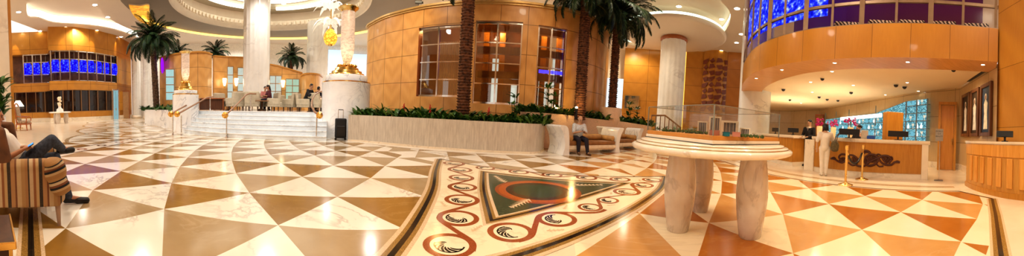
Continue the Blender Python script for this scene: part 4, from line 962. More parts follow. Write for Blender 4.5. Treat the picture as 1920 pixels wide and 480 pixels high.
# portraits
m_pf = wood('portrait_frame_wood', (.10, .04, .02), (.20, .08, .03))
def portrait(t0, t1, bgc, lab, robe=(.75, .72, .66)):
    a, c = PW[0]*(1-t0)+PW[1]*t0, PW[0]*(1-t1)+PW[1]*t1; m_ = (a+c)/2; rz = math.atan2((c-a).y, (c-a).x); nn = Vector((-(c-a).y, (c-a).x)).normalized()
    if nn.dot(-m_) < 0: nn = -nn
    w_ = (c-a).length; h = 1.62; o = thing('portrait_painting', lab, 'painting', (m_.x+nn.x*.05, m_.y+nn.y*.05, 1.34), rz)
    b = MB()
    for s in (-1, 1): b.box((s*(w_/2-.06), 0, h/2), (.12, .09, h)); b.box((0, 0, h/2+s*(h/2-.06)), (w_-.24, .09, .12))
    b.build('frame', [m_pf], o, .015)
    b = MB(); b.box((0, .01, h/2), (w_-.2, .03, h-.2)); b.build('canvas', [plain('canvas_%d' % int(t0*100), bgc, .5, var=.3, scale=4)], o)
    b = MB(); y = -.012
    b.v += []; b.add([(-.16, y, .22), (.17, y, .22), (.13, y, .7), (.15, y, 1.0), (.06, y, 1.1), (-.07, y, 1.1), (-.16, y, .98), (-.12, y, .7)], [tuple(range(8))], 0)
    b.add([(.09*math.cos(q*PI/6), y-.002, 1.2+.11*math.sin(q*PI/6)) for q in range(12)], [tuple(range(12))], 0)
    b.add([(.055*math.cos(q*PI/6), y-.004, 1.18+.075*math.sin(q*PI/6)) for q in range(12)], [tuple(range(12))], 1)
    b.build('painted_figure', [plain('robe_%d' % int(t0*100), robe, .6, var=.15), plain('painted_skin_%d' % int(t0*100), (.35, .18, .1), .6)], o)
portrait(.16, .40, (.05, .03, .02), 'dark framed portrait of a robed figure, furthest of three on the side wall')
portrait(.44, .66, (.06, .035, .02), 'dark framed portrait of a robed figure, middle of three on the side wall')
portrait(.70, .93, (.03, .06, .12), 'framed portrait with a blue background, nearest of three on the side wall', (.85, .80, .66))
# air grille along the side wall
b = MB(); q = [PW[0]*.75+PW[1]*.25, PW[0]*.15+PW[1]*.85]; q = [p-p.normalized()*.35 for p in q]
b.slab(q, .16, ZS-.012, ZS-.001); o = tag(b.build('air_grille', [m_black]), 'long dark air grille in the reception ceiling beside the portraits', 'vent')
# ------------------------------------------------------------------ reception counters
FR = smooth_poly([vec2(G(x, y)) for x, y in ((1524, 321), (1560, 326.5), (1610, 331.5), (1670, 335), (1712, 336.5), (1738, 337.3))], 4)
CT = 1.15
m_cw = wood('counter_veneer', (.46, .19, .025), (.58, .27, .045))
def counter(name, label, fr, off=.75, plinth=.16, slab_h=.075, over=.07, wood_m=m_cw, top=CT, ends=True):
    p = fr[len(fr)//2]; o = thing(name, label, 'counter', (p.x, p.y, 0))
    b = MB(); b.slab(fr, off, plinth, top-slab_h, 0); b.build('front_panel', [wood_m], o, world=True)
    b = MB(); b.slab(offset(fr, .02), off-.04, 0, plinth); b.build('plinth', [m_marb_w], o, world=True)
    b = MB(); f2 = [fr[0]+(fr[0]-fr[1]).normalized()*.06]+fr[1:-1]+[fr[-1]+(fr[-1]-fr[-2]).normalized()*.06]; b.slab(offset(f2, -over), off+over*2, top-slab_h, top); b.slab(offset(f2, -over*.5), off+over, top-slab_h-.035, top-slab_h); b.build('worktop', [m_marb_w], o, world=True)
    return o
RCN = counter('reception_counter', 'long curved wooden reception counter with marble top and dark carved scrollwork', FR)
for e, w_ in ((FR[0], .42), (FR[-1], .2)):
    t = (FR[1]-FR[0]).normalized() if e == FR[0] else (FR[-1]-FR[-2]).normalized(); rz = math.atan2(t.y, t.x); nn = Vector((-t.y, t.x))
    c_ = e+nn*.36-(t*.18 if e == FR[0] else t*.08); b = MB(); b.box((c_.x, c_.y, (CT-.11)/2), (w_, .80, CT-.11), rz); b.build('end_post', [m_marb_w], RCN, .01, world=True)
# carved scrollwork (flat dark inlay that follows the curved front)
uu = [0]
for a, c in zip(FR, FR[1:]): uu.append(uu[-1]+(c-a).length)
def fr_at(u):
    for i in range(len(uu)-1):
        if u <= uu[i+1]+1e-6: t = (u-uu[i])/(uu[i+1]-uu[i]); p = FR[i]*(1-t)+FR[i+1]*t; q = (FR[i+1]-FR[i]).normalized(); return p-Vector((-q.y, q.x))*.012
    return FR[-1]
ux = {}
for i in range(0, 400):
    u = uu[-1]*i/399; p = fr_at(u); ux[XC+F*math.atan2(p.x*CR, p.y)] = u
def u_of(x): return ux[min(ux, key=lambda q: abs(q-x))]
def inl(pts, r, mb):                       # pts in photo pixels (x, y) on the front
    out = []
    for x, y in pts:
        p = fr_at(u_of(x)); d = p.length; out.append((p.x, p.y, P(x, y, d).z))
    mb.tube(smooth_poly(out, 4), r, 6)
def cz(l): return [(1540+a/4.8, 260+c/4.8) for a, c in l]
b = MB()
for pts, r in (([(95, 180), (130, 185), (160, 205), (200, 215), (240, 190), (235, 150), (190, 140), (165, 165), (185, 195)], .022), ([(240, 150), (290, 150), (330, 180), (330, 225), (290, 240), (255, 215)], .02),
               ([(300, 215), (340, 245), (400, 245), (430, 200), (400, 160)], .022), ([(400, 215), (405, 170), (440, 145), (490, 150), (525, 185)], .026), ([(525, 185), (500, 225), (450, 245), (410, 230), (400, 200)], .026),
               ([(425, 225), (470, 195), (520, 175), (560, 155), (610, 160), (635, 190), (615, 220)], .024), ([(525, 180), (550, 215), (590, 235), (640, 235), (670, 212), (715, 213)], .024), ([(545, 165), (575, 200), (600, 225)], .016),
               ([(415, 205), (430, 175)], .014), ([(430, 212), (445, 170)], .014), ([(445, 215), (462, 168)], .014), ([(462, 218), (480, 170)], .014), ([(480, 218), (498, 176)], .014), ([(560, 200), (580, 168)], .012), ([(575, 212), (598, 172)], .012), ([(592, 218), (612, 184)], .012),
               ([(380, 120), (400, 108), (430, 115), (450, 135)], .022), ([(385, 135), (410, 122), (440, 130)], .018), ([(500, 150), (520, 140), (540, 150)], .016), ([(630, 160), (648, 175), (645, 195)], .018), ([(505, 225), (530, 250), (570, 248)], .018), ([(670, 212), (690, 202), (715, 213)], .016), ([(95, 180), (120, 168), (140, 180)], .014)):
    inl(cz(pts), r*1.35, b)
for cx_, cy_, ax, ay, tilt in ((1630, 299, 9, 8, 3), (1641, 297.5, 8, 7.5, 2.5), (1664, 299.5, 8, 7, -2.5), (1581, 300, 6, 6, 2), (1606, 300, 7, 8, -2)):   # hatched leaf bodies
    for q in range(-4, 5):
        hx_ = cx_+q*ax/4.5; hh = ay*math.sqrt(max(.05, 1-(q/4.6)**2)); inl([(hx_-tilt*.5, cy_+hh*.9), (hx_, cy_), (hx_+tilt, cy_-hh*.9)], .011, b)
b.build('scrollwork', [plain('inlay_brown', (.085, .022, .010), .4)], RCN, world=True)
# left counter behind the display case
FL = smooth_poly([vec2(PX(1414, 12.9)), vec2(PX(1430, 12.0)), vec2(PX(1460, 10.9)), vec2(PX(1488, 10.2))], 4)
counter('reception_counter', 'left reception counter with marble top behind the glass case', FL)
# right hand desk
DK = smooth_poly([vec2(PX(1813, 7.5)), vec2(PX(1826, 6.95)), vec2(PX(1848, 6.45)), vec2(PX(1885, 5.95)), vec2(PX(1925, 5.7)), vec2(PX(1990, 5.4))], 4)
o = counter('concierge_desk', 'curved wooden desk with fluted front under the portraits at right', DK, .6, .1, .04, .03, wood('desk_veneer', (.52, .24, .045), (.66, .34, .08)), 1.19)
b = MB(); b.slab(offset(DK, -.03), .05, 0, .12); b.build('skirting', [m_cw], o, world=True)
m_fl = wood('flute_veneer', (.66, .29, .05), (.80, .40, .10))
u = .45; L = sum((c-a).length for a, c in zip(DK, DK[1:])); k_ = 0
def along(pts, s):
    for a, c in zip(pts, pts[1:]):
        l = (c-a).length
        if s <= l: return a+(c-a)*(s/l), (c-a).normalized()
        s -= l
    return pts[-1], (pts[-1]-pts[-2]).normalized()
while u < L-.1:
    p, t = along(DK, u); q = p-Vector((-t.y, t.x))*.012; b = MB(); b.box((q.x, q.y, .52), (.15, .03, .62), math.atan2(t.y, t.x)); b.build('flute', [m_fl], o, .01, world=True); u += .3
b = MB(); b.slab(offset(DK, -.015), .02, .86, 1.13); b.build('fascia', [m_fl], o, world=True)
# wooden screen on the counter line
p = PX(1673, 9.9); o = thing('wooden_screen', 'free standing wooden cabinet block behind the reception counter', 'cabinet', (p.x, p.y, 0), facing(p)+.35)
b = MB(); b.box((0, 0, 1.07), (.62, .45, 2.1)); b.build('body', [m_cw], o, .01); b = MB(); b.box((0, 0, .05), (.66, .48, .1)); b.build('plinth', [m_marb_w], o)
# monitors
def monitor(x, y, d, w_, h, zt, lab, rz=0, tilt=0):
    p = PX(x, d); o = thing('monitor', lab, 'monitor', (p.x, p.y, zt), facing(p)+rz)
    b = MB(); b.box((0, 0, .10+h/2), (w_, .035, h), rx=tilt); b.build('screen_housing', [m_black], o, .006)
    b = MB(); b.box((0, .0, .01), (w_*.4, .16, .02)); b.box((0, .02, .07), (.05, .03, .12)); b.build('stand', [m_black], o, .004)
monitor(1684, 256, 8.55, .64, .18, CT, 'black monitor back on the right part of the reception counter', .2)
monitor(1592, 253, 8.3, .62, .18, CT, 'wide black monitor beside the seated receptionist')
monitor(1454, 247, 11.6, .30, .16, CT, 'small monitor at the left end of the left counter'); monitor(1487, 247, 10.75, .42, .17, CT, 'monitor nearest the standing clerk on the left counter')
monitor(1884, 254, 6.35, .38, .15, 1.19, 'tilted black screen on the fluted desk at right', 0, -.35)
# orchids in vases
def orchid(x, d, lab, hc=.58):
    p = PX(x, d); o = thing('orchid_vase', lab, 'potted flower', (p.x, p.y, CT), 0)
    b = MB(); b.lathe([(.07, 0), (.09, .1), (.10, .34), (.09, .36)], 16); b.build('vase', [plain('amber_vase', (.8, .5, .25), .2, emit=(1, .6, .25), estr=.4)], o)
    b = MB(); rr = random.Random(int(x))
    for q in range(3): b.tube(smooth_poly([(0, 0, .3), (.03*q, .02, .55), (.1*q-.1, -.02, hc-.1), (.16*q-.16, -.04, hc-.08)], 3), .008, 5)
    b.build('stem', [plain('orchid_stem', (.1, .2, .04), .5)], o)
    b = MB()
    for q in range(16):
        c_ = Vector((rr.uniform(-.24, .24), rr.uniform(-.1, .06), hc-.08+rr.uniform(-.10, .10)))
        for w_ in range(3): a = rr.uniform(0, 6.3); b.ell(c_+Vector((.035*math.cos(a), 0, .035*math.sin(a))), (.035, .012, .026), 6, 4)
    b.build('blossom', [plain('magenta_petals', (.55, .01, .20), .5)], o)
orchid(1536, 9.6, 'magenta orchid in a vase behind the counter, just left of the standing woman'); orchid(1562, 10.0, 'magenta orchid in a vase just right of the standing woman'); orchid(1594, 9.4, 'tallest magenta orchid in an amber vase left of the seated receptionist', .64)
# small clutter on the counter
p = PX(1633, 8.35); tag(MB().box((p.x, p.y, CT+.05), (.24, .1, .1), facing(p)).build('leaflet_holder', [plain('blue_card', (.02, .10, .45), .4)], None, .01), 'small blue leaflet box on the reception counter', 'box')
p = PX(1621, 8.45); tag(MB().box((p.x, p.y, CT+.13), (.22, .03, .26), facing(p), rx=-.15).build('notice_card', [plain('cream_card', (.6, .52, .4), .5)], None, .004), 'cream notice card standing beside the seated receptionist', 'card')
# ceiling cameras and lamps
for i, (x, y, lab) in enumerate(((1542, 149, 'largest dark dome camera in the reception ceiling'), (1469, 169.5, 'dark dome camera nearest the balcony edge at left'), (1481, 189, 'dark dome camera low at left over the left counter'), (1596, 175, 'dark dome camera in the middle of the reception ceiling'), (1680, 161, 'left one of the two dark spot cameras over the wooden cabinet'), (1696, 164.5, 'right one of the two dark spot cameras over the wooden cabinet'), (1536, 183.5, 'tiny dark dome camera above the standing woman'), (1551, 188, 'tiny dark dome camera in front of the beige back wall'), (1571, 190, 'tiny dark dome camera above the orchids'), (1788, 131.5, 'dark dome camera next to the air grille'))):
    p = G(x, y-3, ZS); s = .09 if i in (0, 9) else .11
    o = thing('dome_camera', lab, 'security camera', (p.x, p.y, ZS)); b = MB(); b.lathe([(s, -.03), (s, 0)], 18); b.build('base', [m_white], o)
    b = MB(); b.lathe([(.0, -.03-s*.9), (s*.45, -.03-s*.78), (s*.78, -.03-s*.4), (s*.85, -.03)], 18); b.build('dome', [m_black], o)
dm = None
def downlight(x, y, z, s, lab, group):
    global dm
    p = G(x, y, z)
    if dm is None:
        dm = thing('downlight', lab, 'downlight', (p.x, p.y, z), 0, group)
        b = MB(); b.lathe([(.13, -.012), (.17, -.012), (.17, 0), (.13, 0)], 20, caps=False); b.build('trim_ring', [m_white], dm); b = MB(); b.lathe([(.01, -.006), (.13, -.006)], 20, caps=False); b.build('lens', [m_down], dm); dm.scale = (s,)*3; return
    copy_tree(dm, None, lab, group, (p.x, p.y, z), None, s)
for x, y in ((1565, 118), (1702, 116.5), (1466, 131), (1418, 147), (1843, 121.5)): downlight(x, y, ZB0-.001, .38, 'small recessed downlight in the wooden underside of the balcony', 'downlights under the balcony')
for x, y in ((1600, 160), (1701, 155), (1520, 154), (1502, 193.5), (1523, 173), (1660, 178), (1722, 171), (1560, 134)): downlight(x, y, ZS-.001, .42, 'small recessed downlight in the beige reception ceiling', 'downlights in the reception ceiling')
for x, y in ((1273, 12), (1382, 16), (1353, 36), (1322, 58), (1321, 78), (1269, 36)): downlight(x, y, HC+.699 if x in (1273, 1269, 1353) else HC-.001, 1.5, 'round recessed downlight in the plaster ceiling right of the palms', 'downlights right of the palms')
for x, y in ((1352, 95), (1315, 102), (1381, 80), (1390, 64)): downlight(x, y, HC-.001, 1.5, 'round recessed downlight in the low ceiling by the pierced screen', 'downlights by the pierced screen')
for x, y in ((35, 22.5), (178, 9), (202, 32), (42, 58.5), (75, 58), (123, 51), (181, 57), (227, 69)): downlight(x, y, HC-.001, 1.5, 'round recessed downlight in the plaster ceiling over the far left hall', 'downlights over the far left hall')
for x, y in ((532, 7), (711, 6), (760, 3)): downlight(x, y, HC-.001, 1.3, 'round recessed downlight in the plaster ceiling behind the chandelier', 'downlights behind the chandelier')
# sign on a pole
g = G(1760, 338.5); o = thing('sign_stand', 'small grey notice on a thin pole stand at the right end of the counter', 'sign', (g.x, g.y, 0), facing(g))
d = math.hypot(g.x, g.y); zc = P(1757, 253, d).z
b = MB(); b.box((0, 0, .01), (.26, .22, .02)); b.build('base', [plain('dull_steel', (.25, .23, .21), .35, .8)], o, .004); b = MB(); b.cone((0, 0, .02), (0, 0, zc+.1), .011, .011, 10); b.build('pole', [m_chrome], o)
pl_ = MB().box((-.02, -.03, zc), (.23, .015, .36)).build('board', [plain('grey_board', (.36, .33, .29), .5)], o)
for q, s in enumerate(('WORLD', 'O F', 'BEAUTY')):
    cu = bpy.data.curves.new('t', 'FONT'); cu.body = s; cu.size = .058; cu.align_x = 'CENTER'; cu.extrude = .001; t_ = bpy.data.objects.new('t', cu); col.objects.link(t_)
    dg = bpy.context.evaluated_depsgraph_get(); me = bpy.data.meshes.new_from_object(t_.evaluated_get(dg)); bpy.data.objects.remove(t_); bpy.data.curves.remove(cu)
    me.materials.clear(); me.materials.append(m_black); l_ = bpy.data.objects.new('lettering', me); col.objects.link(l_); l_.parent = pl_; l_.location = (-.02, -.039, zc+.09-.075*q); l_.rotation_euler = (PI/2, 0, 0)
# rope stanchions
def stanchion(x, y, lab, h):
    g = G(x, y); o = thing('rope_stanchion', lab, 'stanchion', (g.x, g.y, 0))
    b = MB(); b.lathe([(.19, 0), (.19, .015), (.13, .035), (.05, .06), (.035, .08)], 28); b.build('base', [m_brass], o)
    b = MB(); b.lathe([(.03, .06), (.03, h-.12), (.042, h-.11), (.042, h-.02), (.05, h-.01), (.03, h)], 18); b.build('pole', [m_brass], o); return g
g1 = stanchion(1585, 347, 'front brass rope stanchion, nearest to the camera', .98); g2 = stanchion(1616, 336.5, 'rear brass rope stanchion close to the counter', .98)
g1 = Vector((g1.x, g1.y, .84)); g2 = Vector((g2.x, g2.y, .84)); pts = [g1.lerp(g2, t/14)-Vector((0, 0, 1.5*(t/14)*(1-t/14)*.95)) for t in range(15)]
o = thing('stanchion_rope', 'black rope sagging between the two brass stanchions', 'rope', tuple(g1)); b = MB(); b.tube(pts, .028, 10); b.build('rope', [m_black], o, world=True)
for q_ in (0, -1): b = MB(); b.cone(pts[q_], pts[1 if q_ == 0 else -2], .035, .035, 10); b.build('end_hook', [m_brass], o, world=True)
# ------------------------------------------------------------------ round marble display table with a glass case
TC = Vector((.885, 3.26)); TR = .965
k = NT('table_leg_marble'); v = k.coord(); w_ = k.noise(k.mapping(v, (1, 1, .5)), 2.2, 5, .6, 1.0)
ln = k.ramp(k.math('ABSOLUTE', k.math('SUBTRACT', w_, .5)), [(0, (1, 1, 1)), (.03, (0, 0, 0))]); cl = k.ramp(k.noise(v, 4, 4), [(.3, (.58, .47, .37)), (.7, (.70, .59, .49))])
k.bsdf(k.mix(k.math('MULTIPLY', ln, .35), cl, (.30, .22, .16)), .15, coat=.3); m_leg = k.m
t = thing('display_table', 'round white marble display table on three bulging marble legs carrying a glass case', 'table', (TC.x, TC.y, 0))
b = MB(); b.lathe([(.02, .925), (TR-.10, .925), (TR-.06, .93), (TR-.015, .945), (TR, .965), (TR, .985), (TR-.02, 1.0), (TR-.05, 1.005), (TR-.05, 1.012), (TR-.055, 1.025), (TR-.10, 1.03), (TR-.10, 1.036), (TR-.105, 1.05), (TR-.16, 1.055), (.02, 1.055)], 96, caps=False); b.build('tabletop', [m_marb_tab], t)
b = MB(); b.lathe([(TR-.045, 1.0055), (TR-.045, 1.0135)], 96, caps=False); b.lathe([(TR-.097, 1.030), (TR-.097, 1.0375)], 96, caps=False); b.build('inlay_line', [m_brass], t)
for x, y, s in ((1270, 439, 1.0), (1311, 400.5, .95), (1405, 452, 1.0)):
    g = G(x, y); c_ = g+Vector((g.x, g.y, 0)).normalized()*.13
    b = MB(); b.lathe([(r_*s, z) for r_, z in ((.118, 0), (.128, .015), (.150, .15), (.172, .30), (.185, .45), (.186, .55), (.176, .68), (.160, .80), (.148, .90), (.143, .93))], 40, (c_.x-TC.x, c_.y-TC.y, 0)); b.build('leg', [m_leg], t)
# wooden base board and glass box, corner toward the camera
yaw = math.atan2(TC.y, TC.x)-PI/2; HD = .83; sd = HD*math.sqrt(2)
case = thing('glass_case', 'square glass display case on the marble table', 'display case', (TC.x, TC.y, 1.056), yaw+PI/4)
b = MB(); b.box((0, 0, .02), (sd, sd, .04)); b.build('base_skirt', [m_marb_tab], case, .004)
b = MB(); b.box((0, 0, .062), (sd-.02, sd-.02, .044)); b.build('base_board', [plain('base_board_orange', (.62, .27, .06), .4)], case, .004)
b = MB(); b.box((0, 0, .002), (sd+.012, sd+.012, .008)); b.build('base_line', [m_black], case)
zt = 1.43-1.056
gl = MB(); hs = sd/2-.012
m_case = glass('case_glass', (.97, .98, .97), .16, .01)
gl.add([(-hs, -hs, .085), (hs, -hs, .085), (hs, hs, .085), (-hs, hs, .085), (-hs, -hs, zt), (hs, -hs, zt), (hs, hs, zt), (-hs, hs, zt)], [(0, 1, 5, 4), (1, 2, 6, 5), (2, 3, 7, 6), (3, 0, 4, 7), (4, 5, 6, 7)]); gl.build('glass_box', [m_case], case)
e_ = MB(); r_ = .0055; cs = [(-hs, -hs), (hs, -hs), (hs, hs), (-hs, hs)]
for i in range(4):
    a, c = cs[i], cs[(i+1) % 4]; e_.box((a[0], a[1], (zt+.085)/2), (.010, .010, zt-.085)); e_.box(((a[0]+c[0])/2, (a[1]+c[1])/2, zt), (abs(a[0]-c[0])+.01, abs(a[1]-c[1])+.01, .006))
e_.build('glass_edge', [plain('glass_edge_grey', (.30, .32, .29), .15, .2)], case)
# architectural model inside: white framed blocks with recessed faces
m_mod = plain('model_ivory', (.80, .70, .56), .5); m_modg = plain('model_glass_grey', (.20, .19, .20), .15)
def block(x, y1, y0, wpx, d, lab, rz=0):
    p = PX(x, d, 1.056+.084); zb = 1.056+.0845; h = P(x, y0, d).z-zb; w2 = wpx/F*d; dp = w2*.8
    o = thing('model_building', lab, 'model building', (p.x, p.y, zb), facing(p)+rz)
    b = MB(); fr = w2*.16
    for s in (-1, 1): b.box((s*(w2/2-fr/2), 0, h/2), (fr, dp, h))
    b.box((0, 0, h-fr*.35), (w2-2*fr, dp, fr*.7)); b.box((0, 0, fr*.15), (w2-2*fr, dp, fr*.3)); b.build('frame', [m_mod], o, .002)
    b = MB(); b.box((0, .0, h/2), (w2-2*fr, dp*.7, h-fr)); b.build('glazed_core', [m_modg], o)
    b = MB()
    for q in range(3): b.box(((q-1)*(w2-2*fr)*.3, -dp*.36, h/2), (.004, .006, h-fr))
    b.build('mullions', [m_mod], o)
block(1317, 247, 228, 19, 3.36, 'smallest left white framed block of the model in the glass case')
block(1340, 247, 219, 23, 3.26, 'tallest white framed block of the model in the glass case')
block(1368, 250, 227, 32, 3.06, 'widest white framed block of the model, behind the teal box')
block(1397, 253, 240, 20, 2.95, 'low white framed block of the model at right in the glass case')
def mbox(x, d, s, m, lab, name='model_pavilion'):
    p = PX(x, d, 1.1405); o = thing(name, lab, 'model building', tuple(p), facing(p)); b = MB(); b.box((0, 0, s[2]/2), s); b.build('hall', [m], o, .002); b = MB(); b.box((0, 0, s[2]+.003), (s[0]*1.08, s[1]*1.08, .006)); b.build('roof', [m], o)
m_pk = plain('model_pink', (.55, .22, .16), .5); m_tl = plain('model_teal', (.01, .16, .20), .3); m_gr = plain('model_green', (.10, .14, .04), .8, var=.4, scale=60)
mbox(1340, 2.78, (.10, .06, .045), m_pk, 'pink low hall of the model left of the teal box'); mbox(1362, 2.70, (.07, .05, .035), m_tl, 'teal box of the model in the glass case'); mbox(1381, 2.72, (.08, .06, .04), m_pk, 'pink low hall of the model right of the teal box')
for x, d, s, lab in ((1272, 3.25, .18, 'strip of green shrubs of the model at the left end of the glass case'), (1408, 2.85, .14, 'grey strip of model landscape at right in the glass case'), (1306, 3.05, .12, 'green strip of model shrubs in front of the smallest block')):
    p = PX(x, d, 1.1405); b = MB(); rr = random.Random(int(x))
    for q in range(40): b.ell((rr.uniform(-s, s), rr.uniform(-.03, .03), rr.uniform(.006, .02)), (.014, .014, .015), 6, 4)
    o = b.build('model_greenery', [m_gr]); o.location = p; o.rotation_euler[2] = facing(p); tag(o, lab, 'model landscape', None, 'stuff')

# ------------------------------------------------------------------ scroll ended marble sofas
m_cush = plain('brown_satin', (.30, .14, .045), .45, var=.12); m_tan = plain('tan_bolster', (.52, .30, .11), .5, var=.1)
def sofa(label, c, rz, W, D, group=None):
    o = thing('sofa', label, 'sofa', c, rz, group)
    for s in (-1, 1):
        prof = [(0, 0), (.08, .25), (.06, .5), (-.01, .74), (-.11, .90), (-.15, 1.0), (-.05, 1.03), (.10, 1.0), (.19, .90), (.24, .66), (.27, .4), (.27, .18), (.30, 0)]
        pr = smooth_poly([Vector((a, z)) for a, z in prof], 3); b = MB(); n = len(pr)
        X = lambda a: s*(W/2+.10-a) if True else 0
        f = [(X(p.x), -D/2, p.y) for p in pr]; g = [(X(p.x), D/2, p.y) for p in pr]
        b.add(f+g, [(i, (i+1) % n, n+(i+1) % n, n+i) for i in range(n)], 0, True)
        for L_ in (f, g):
            vs, fs = fill([(q[0], q[2]) for q in L_], [], 0); b.add([(v_[0], L_[0][1], v_[1]) for v_ in vs], fs, 0)
        b.build('scroll_arm', [m_marb], o, .012)
    b = MB(); b.box((0, 0, .26), (W-.3, D*.94, .13)); b.box((0, 0, .17), (W-.34, D*.86, .06)); b.build('seat_rail', [m_marb_w], o, .015)
    b = MB(); b.box((0, -.04, .40), (W-.36, D*.86, .16)); b.build('seat_cushion', [m_cush], o, .05)
    for s in (-1, 1):
        b = MB(); x = s*(W/2-.30); b.tube([(x, -D*.42, .57), (x, -D*.40, .57), (x, D*.3, .57), (x, D*.32, .57)], [.07, .115, .115, .07], 16); b.build('bolster', [m_tan], o)
    b = MB(); b.tube([(-.1, D*.25, .59), (W/2-.42, D*.25, .59)], .12, 16); b.build('back_bolster', [m_tan], o)
    return o
SF = Vector((-2.02, 10.55, 0)); SRZ = .92
sofa('white marble scroll-arm sofa with brown cushion where the elderly man sits', SF, SRZ, 2.75, .95)
S2 = Vector((-.88, 13.15, 0)); sofa('empty white marble scroll-arm sofa further back by the planter', S2, .92, 1.9, .9)

# ------------------------------------------------------------------ suitcase
g = G(638, 262.5); o = thing('suitcase', 'black upright suitcase with extended handle at the foot of the big pedestal', 'suitcase', (g.x, g.y, 0), facing(g)+.15)
b = MB(); b.box((0, 0, .47), (.44, .27, .78)); b.build('body', [plain('black_nylon', (.015, .014, .015), .6)], o, .05, seg=3)
b = MB(); b.box((0, -.15, .36), (.36, .05, .42)); b.build('front_pocket', [m_black], o, .02)
for s in (-1, 1): b = MB(); b.cone((s*.19, -.03, .045), (s*.19, .03, .045), .045, .045, 14); b.build('wheel', [m_black], o)
b = MB(); b.tube([(-.10, .06, .86), (-.10, .06, 1.18), (-.09, .06, 1.2), (.09, .06, 1.2), (.10, .06, 1.18), (.10, .06, .86)], .013, 8); b.build('telescopic_handle', [m_chrome], o)
b = MB(); b.box((0, .06, 1.2), (.2, .03, .03)); b.build('grip', [m_black], o, .008)

# ------------------------------------------------------------------ chandelier of glass leaves with a pineapple
d = 14.0; p = PX(616, d); o = thing('chandelier', 'hanging chandelier of white glass leaves ending in a golden pineapple', 'chandelier', (p.x, p.y, P(616, 88, d).z))
pz = lambda y: P(616, y, d).z-P(616, 88, d).z
k = NT('pineapple_glass'); v = k.coord('UV'); ck = k.n('TexVoronoi'); k.set(ck.inputs['Vector'], k.coord()); ck.inputs['Scale'].default_value = 9
cc = k.ramp(ck.outputs['Distance'], [(0, (1, .82, .2)), (.35, (1, .55, .05)), (.6, (.45, .16, .01))]); k.bsdf((.8, .5, .1), .2, emit=cc, estr=1.1); m_pine = k.m
b = MB(); zb, zt_ = pz(82), pz(57)
for i in range(13):                        # scaly fruit body
    t0 = i/12; r = .30*math.sin(PI*(.16+.78*t0))**.7
    for q in range(12):
        a = 2*PI*(q+.5*(i % 2))/12; z = zb+(zt_-zb)*t0; b.ell((r*.9*math.cos(a), r*.9*math.sin(a), z), (.085, .085, .06), 6, 4)
b.build('pineapple', [m_pine], o)
b = MB(); b.lathe([(.03, zb-.12), (.10, zb-.1), (.12, zb-.03), (.08, zb+.02)], 14); b.lathe([(.1, zt_), (.14, zt_+.04), (.06, zt_+.12), (.03, zt_+.2)], 14); b.cone((0, 0, zt_), (0, 0, HC-P(616, 88, d).z), .035, .035, 8); b.build('stem', [m_brass], o)
k = NT('white_glass_leaf'); k.bsdf((.85, .84, .80), .15, emit=(1, .96, .86), estr=.3); m_leafg = k.m
def leaf_mesh(L, up, droop, w_):
    b = MB(); n = 8; A = []; Bm = []; M_ = []
    for i in range(n+1):
        t0 = i/n; x = L*t0; z = up*math.sin(PI*.62*t0)*1.1-droop*t0**3; ww = w_*math.sin(PI*min(1, .12+.88*t0))*(1+.25*math.sin(t0*22))
        M_.append((x, 0, z)); A.append((x, ww, z-.5*ww)); Bm.append((x, -ww, z-.5*ww))
    b.add(A+M_+Bm, [(i, i+1, n+2+i, n+1+i) for i in range(n)]+[(n+1+i, n+2+i, 2*n+3+i, 2*n+2+i) for i in range(n)], 0, True)
    return b
for y, cnt, L, up, dr, off in ((46, 8, 1.0, .34, .72, 0), (17, 8, .92, .34, .50, .25), (-14, 8, .80, .3, .5, 0)):
    me = leaf_mesh(L, up, dr, .15).mesh('glass_leaf', [m_leafg])
    for q in range(cnt): l_ = bpy.data.objects.new('glass_leaf', me); col.objects.link(l_); l_.parent = o; l_.location = (0, 0, pz(y)); l_.rotation_euler = (0, 0, off+q*2*PI/cnt)

# ------------------------------------------------------------------ lounge furniture on the terrace
m_beige = plain('beige_upholstery', (.52, .45, .33), .8, var=.08); m_ltbeige = plain('light_upholstery', (.62, .56, .44), .8, var=.08); m_legw = wood('chair_leg_wood', (.07, .03, .01), (.13, .06, .02))
def lounge_chair(label, x, d, rz, m=m_beige, s=1.0, group=None):
    p = PX(x, d); o = thing('lounge_chair', label, 'armchair', (p.x, p.y, TZ), facing(p)+rz, group); o.scale = (s, s, s)
    b = MB(); b.box((0, 0, .30), (.72, .66, .18)); b.build('seat_frame', [m], o, .04)
    b = MB(); b.box((0, -.03, .43), (.54, .56, .12)); b.build('seat_cushion', [m_ltbeige], o, .045)
    b = MB(); b.box((0, .30, .62), (.74, .16, .62), rx=-.12); b.build('backrest', [m], o, .06)
    for q in (-1, 1):
        b = MB(); b.box((q*.33, -.02, .47), (.12, .64, .32)); b.build('armrest', [m], o, .045)
        for e in (-.28, .28): b = MB(); b.cone((q*.30, e, 0), (q*.30, e, .22), .02, .03, 8); b.build('leg', [m_legw], o)
    return o
for x, d, rz, lab in ((417, 16.0, .6, 'leftmost beige armchair of the lounge, beside the dark bar table'), (441, 15.0, -2.6, 'beige armchair just left of the huge column'), (475, 14.8, 2.9, 'beige armchair seen from behind in front of the huge column'), (508, 15.0, -1.2, 'beige armchair of the seated women right of the huge column'),
                      (527, 17.5, .4, 'beige armchair further back between the women and the man in black'), (546, 15.6, -2.2, 'high backed beige armchair left of the man in black'), (570, 15.2, 1.4, 'beige armchair on which the man in black sits'), (596, 15.0, 2.4, 'beige armchair right of the man in black, next to the pedestal'), (553, 17.8, .2, 'beige armchair in the back row of the lounge under the green window'), (496, 15.62, .3, 'beige armchair on which the woman in the pink top sits'), (461, 17.2, .3, 'beige armchair half hidden behind the huge column on its left side')):
    lounge_chair(lab, x, d, rz, m_beige, 1.08)
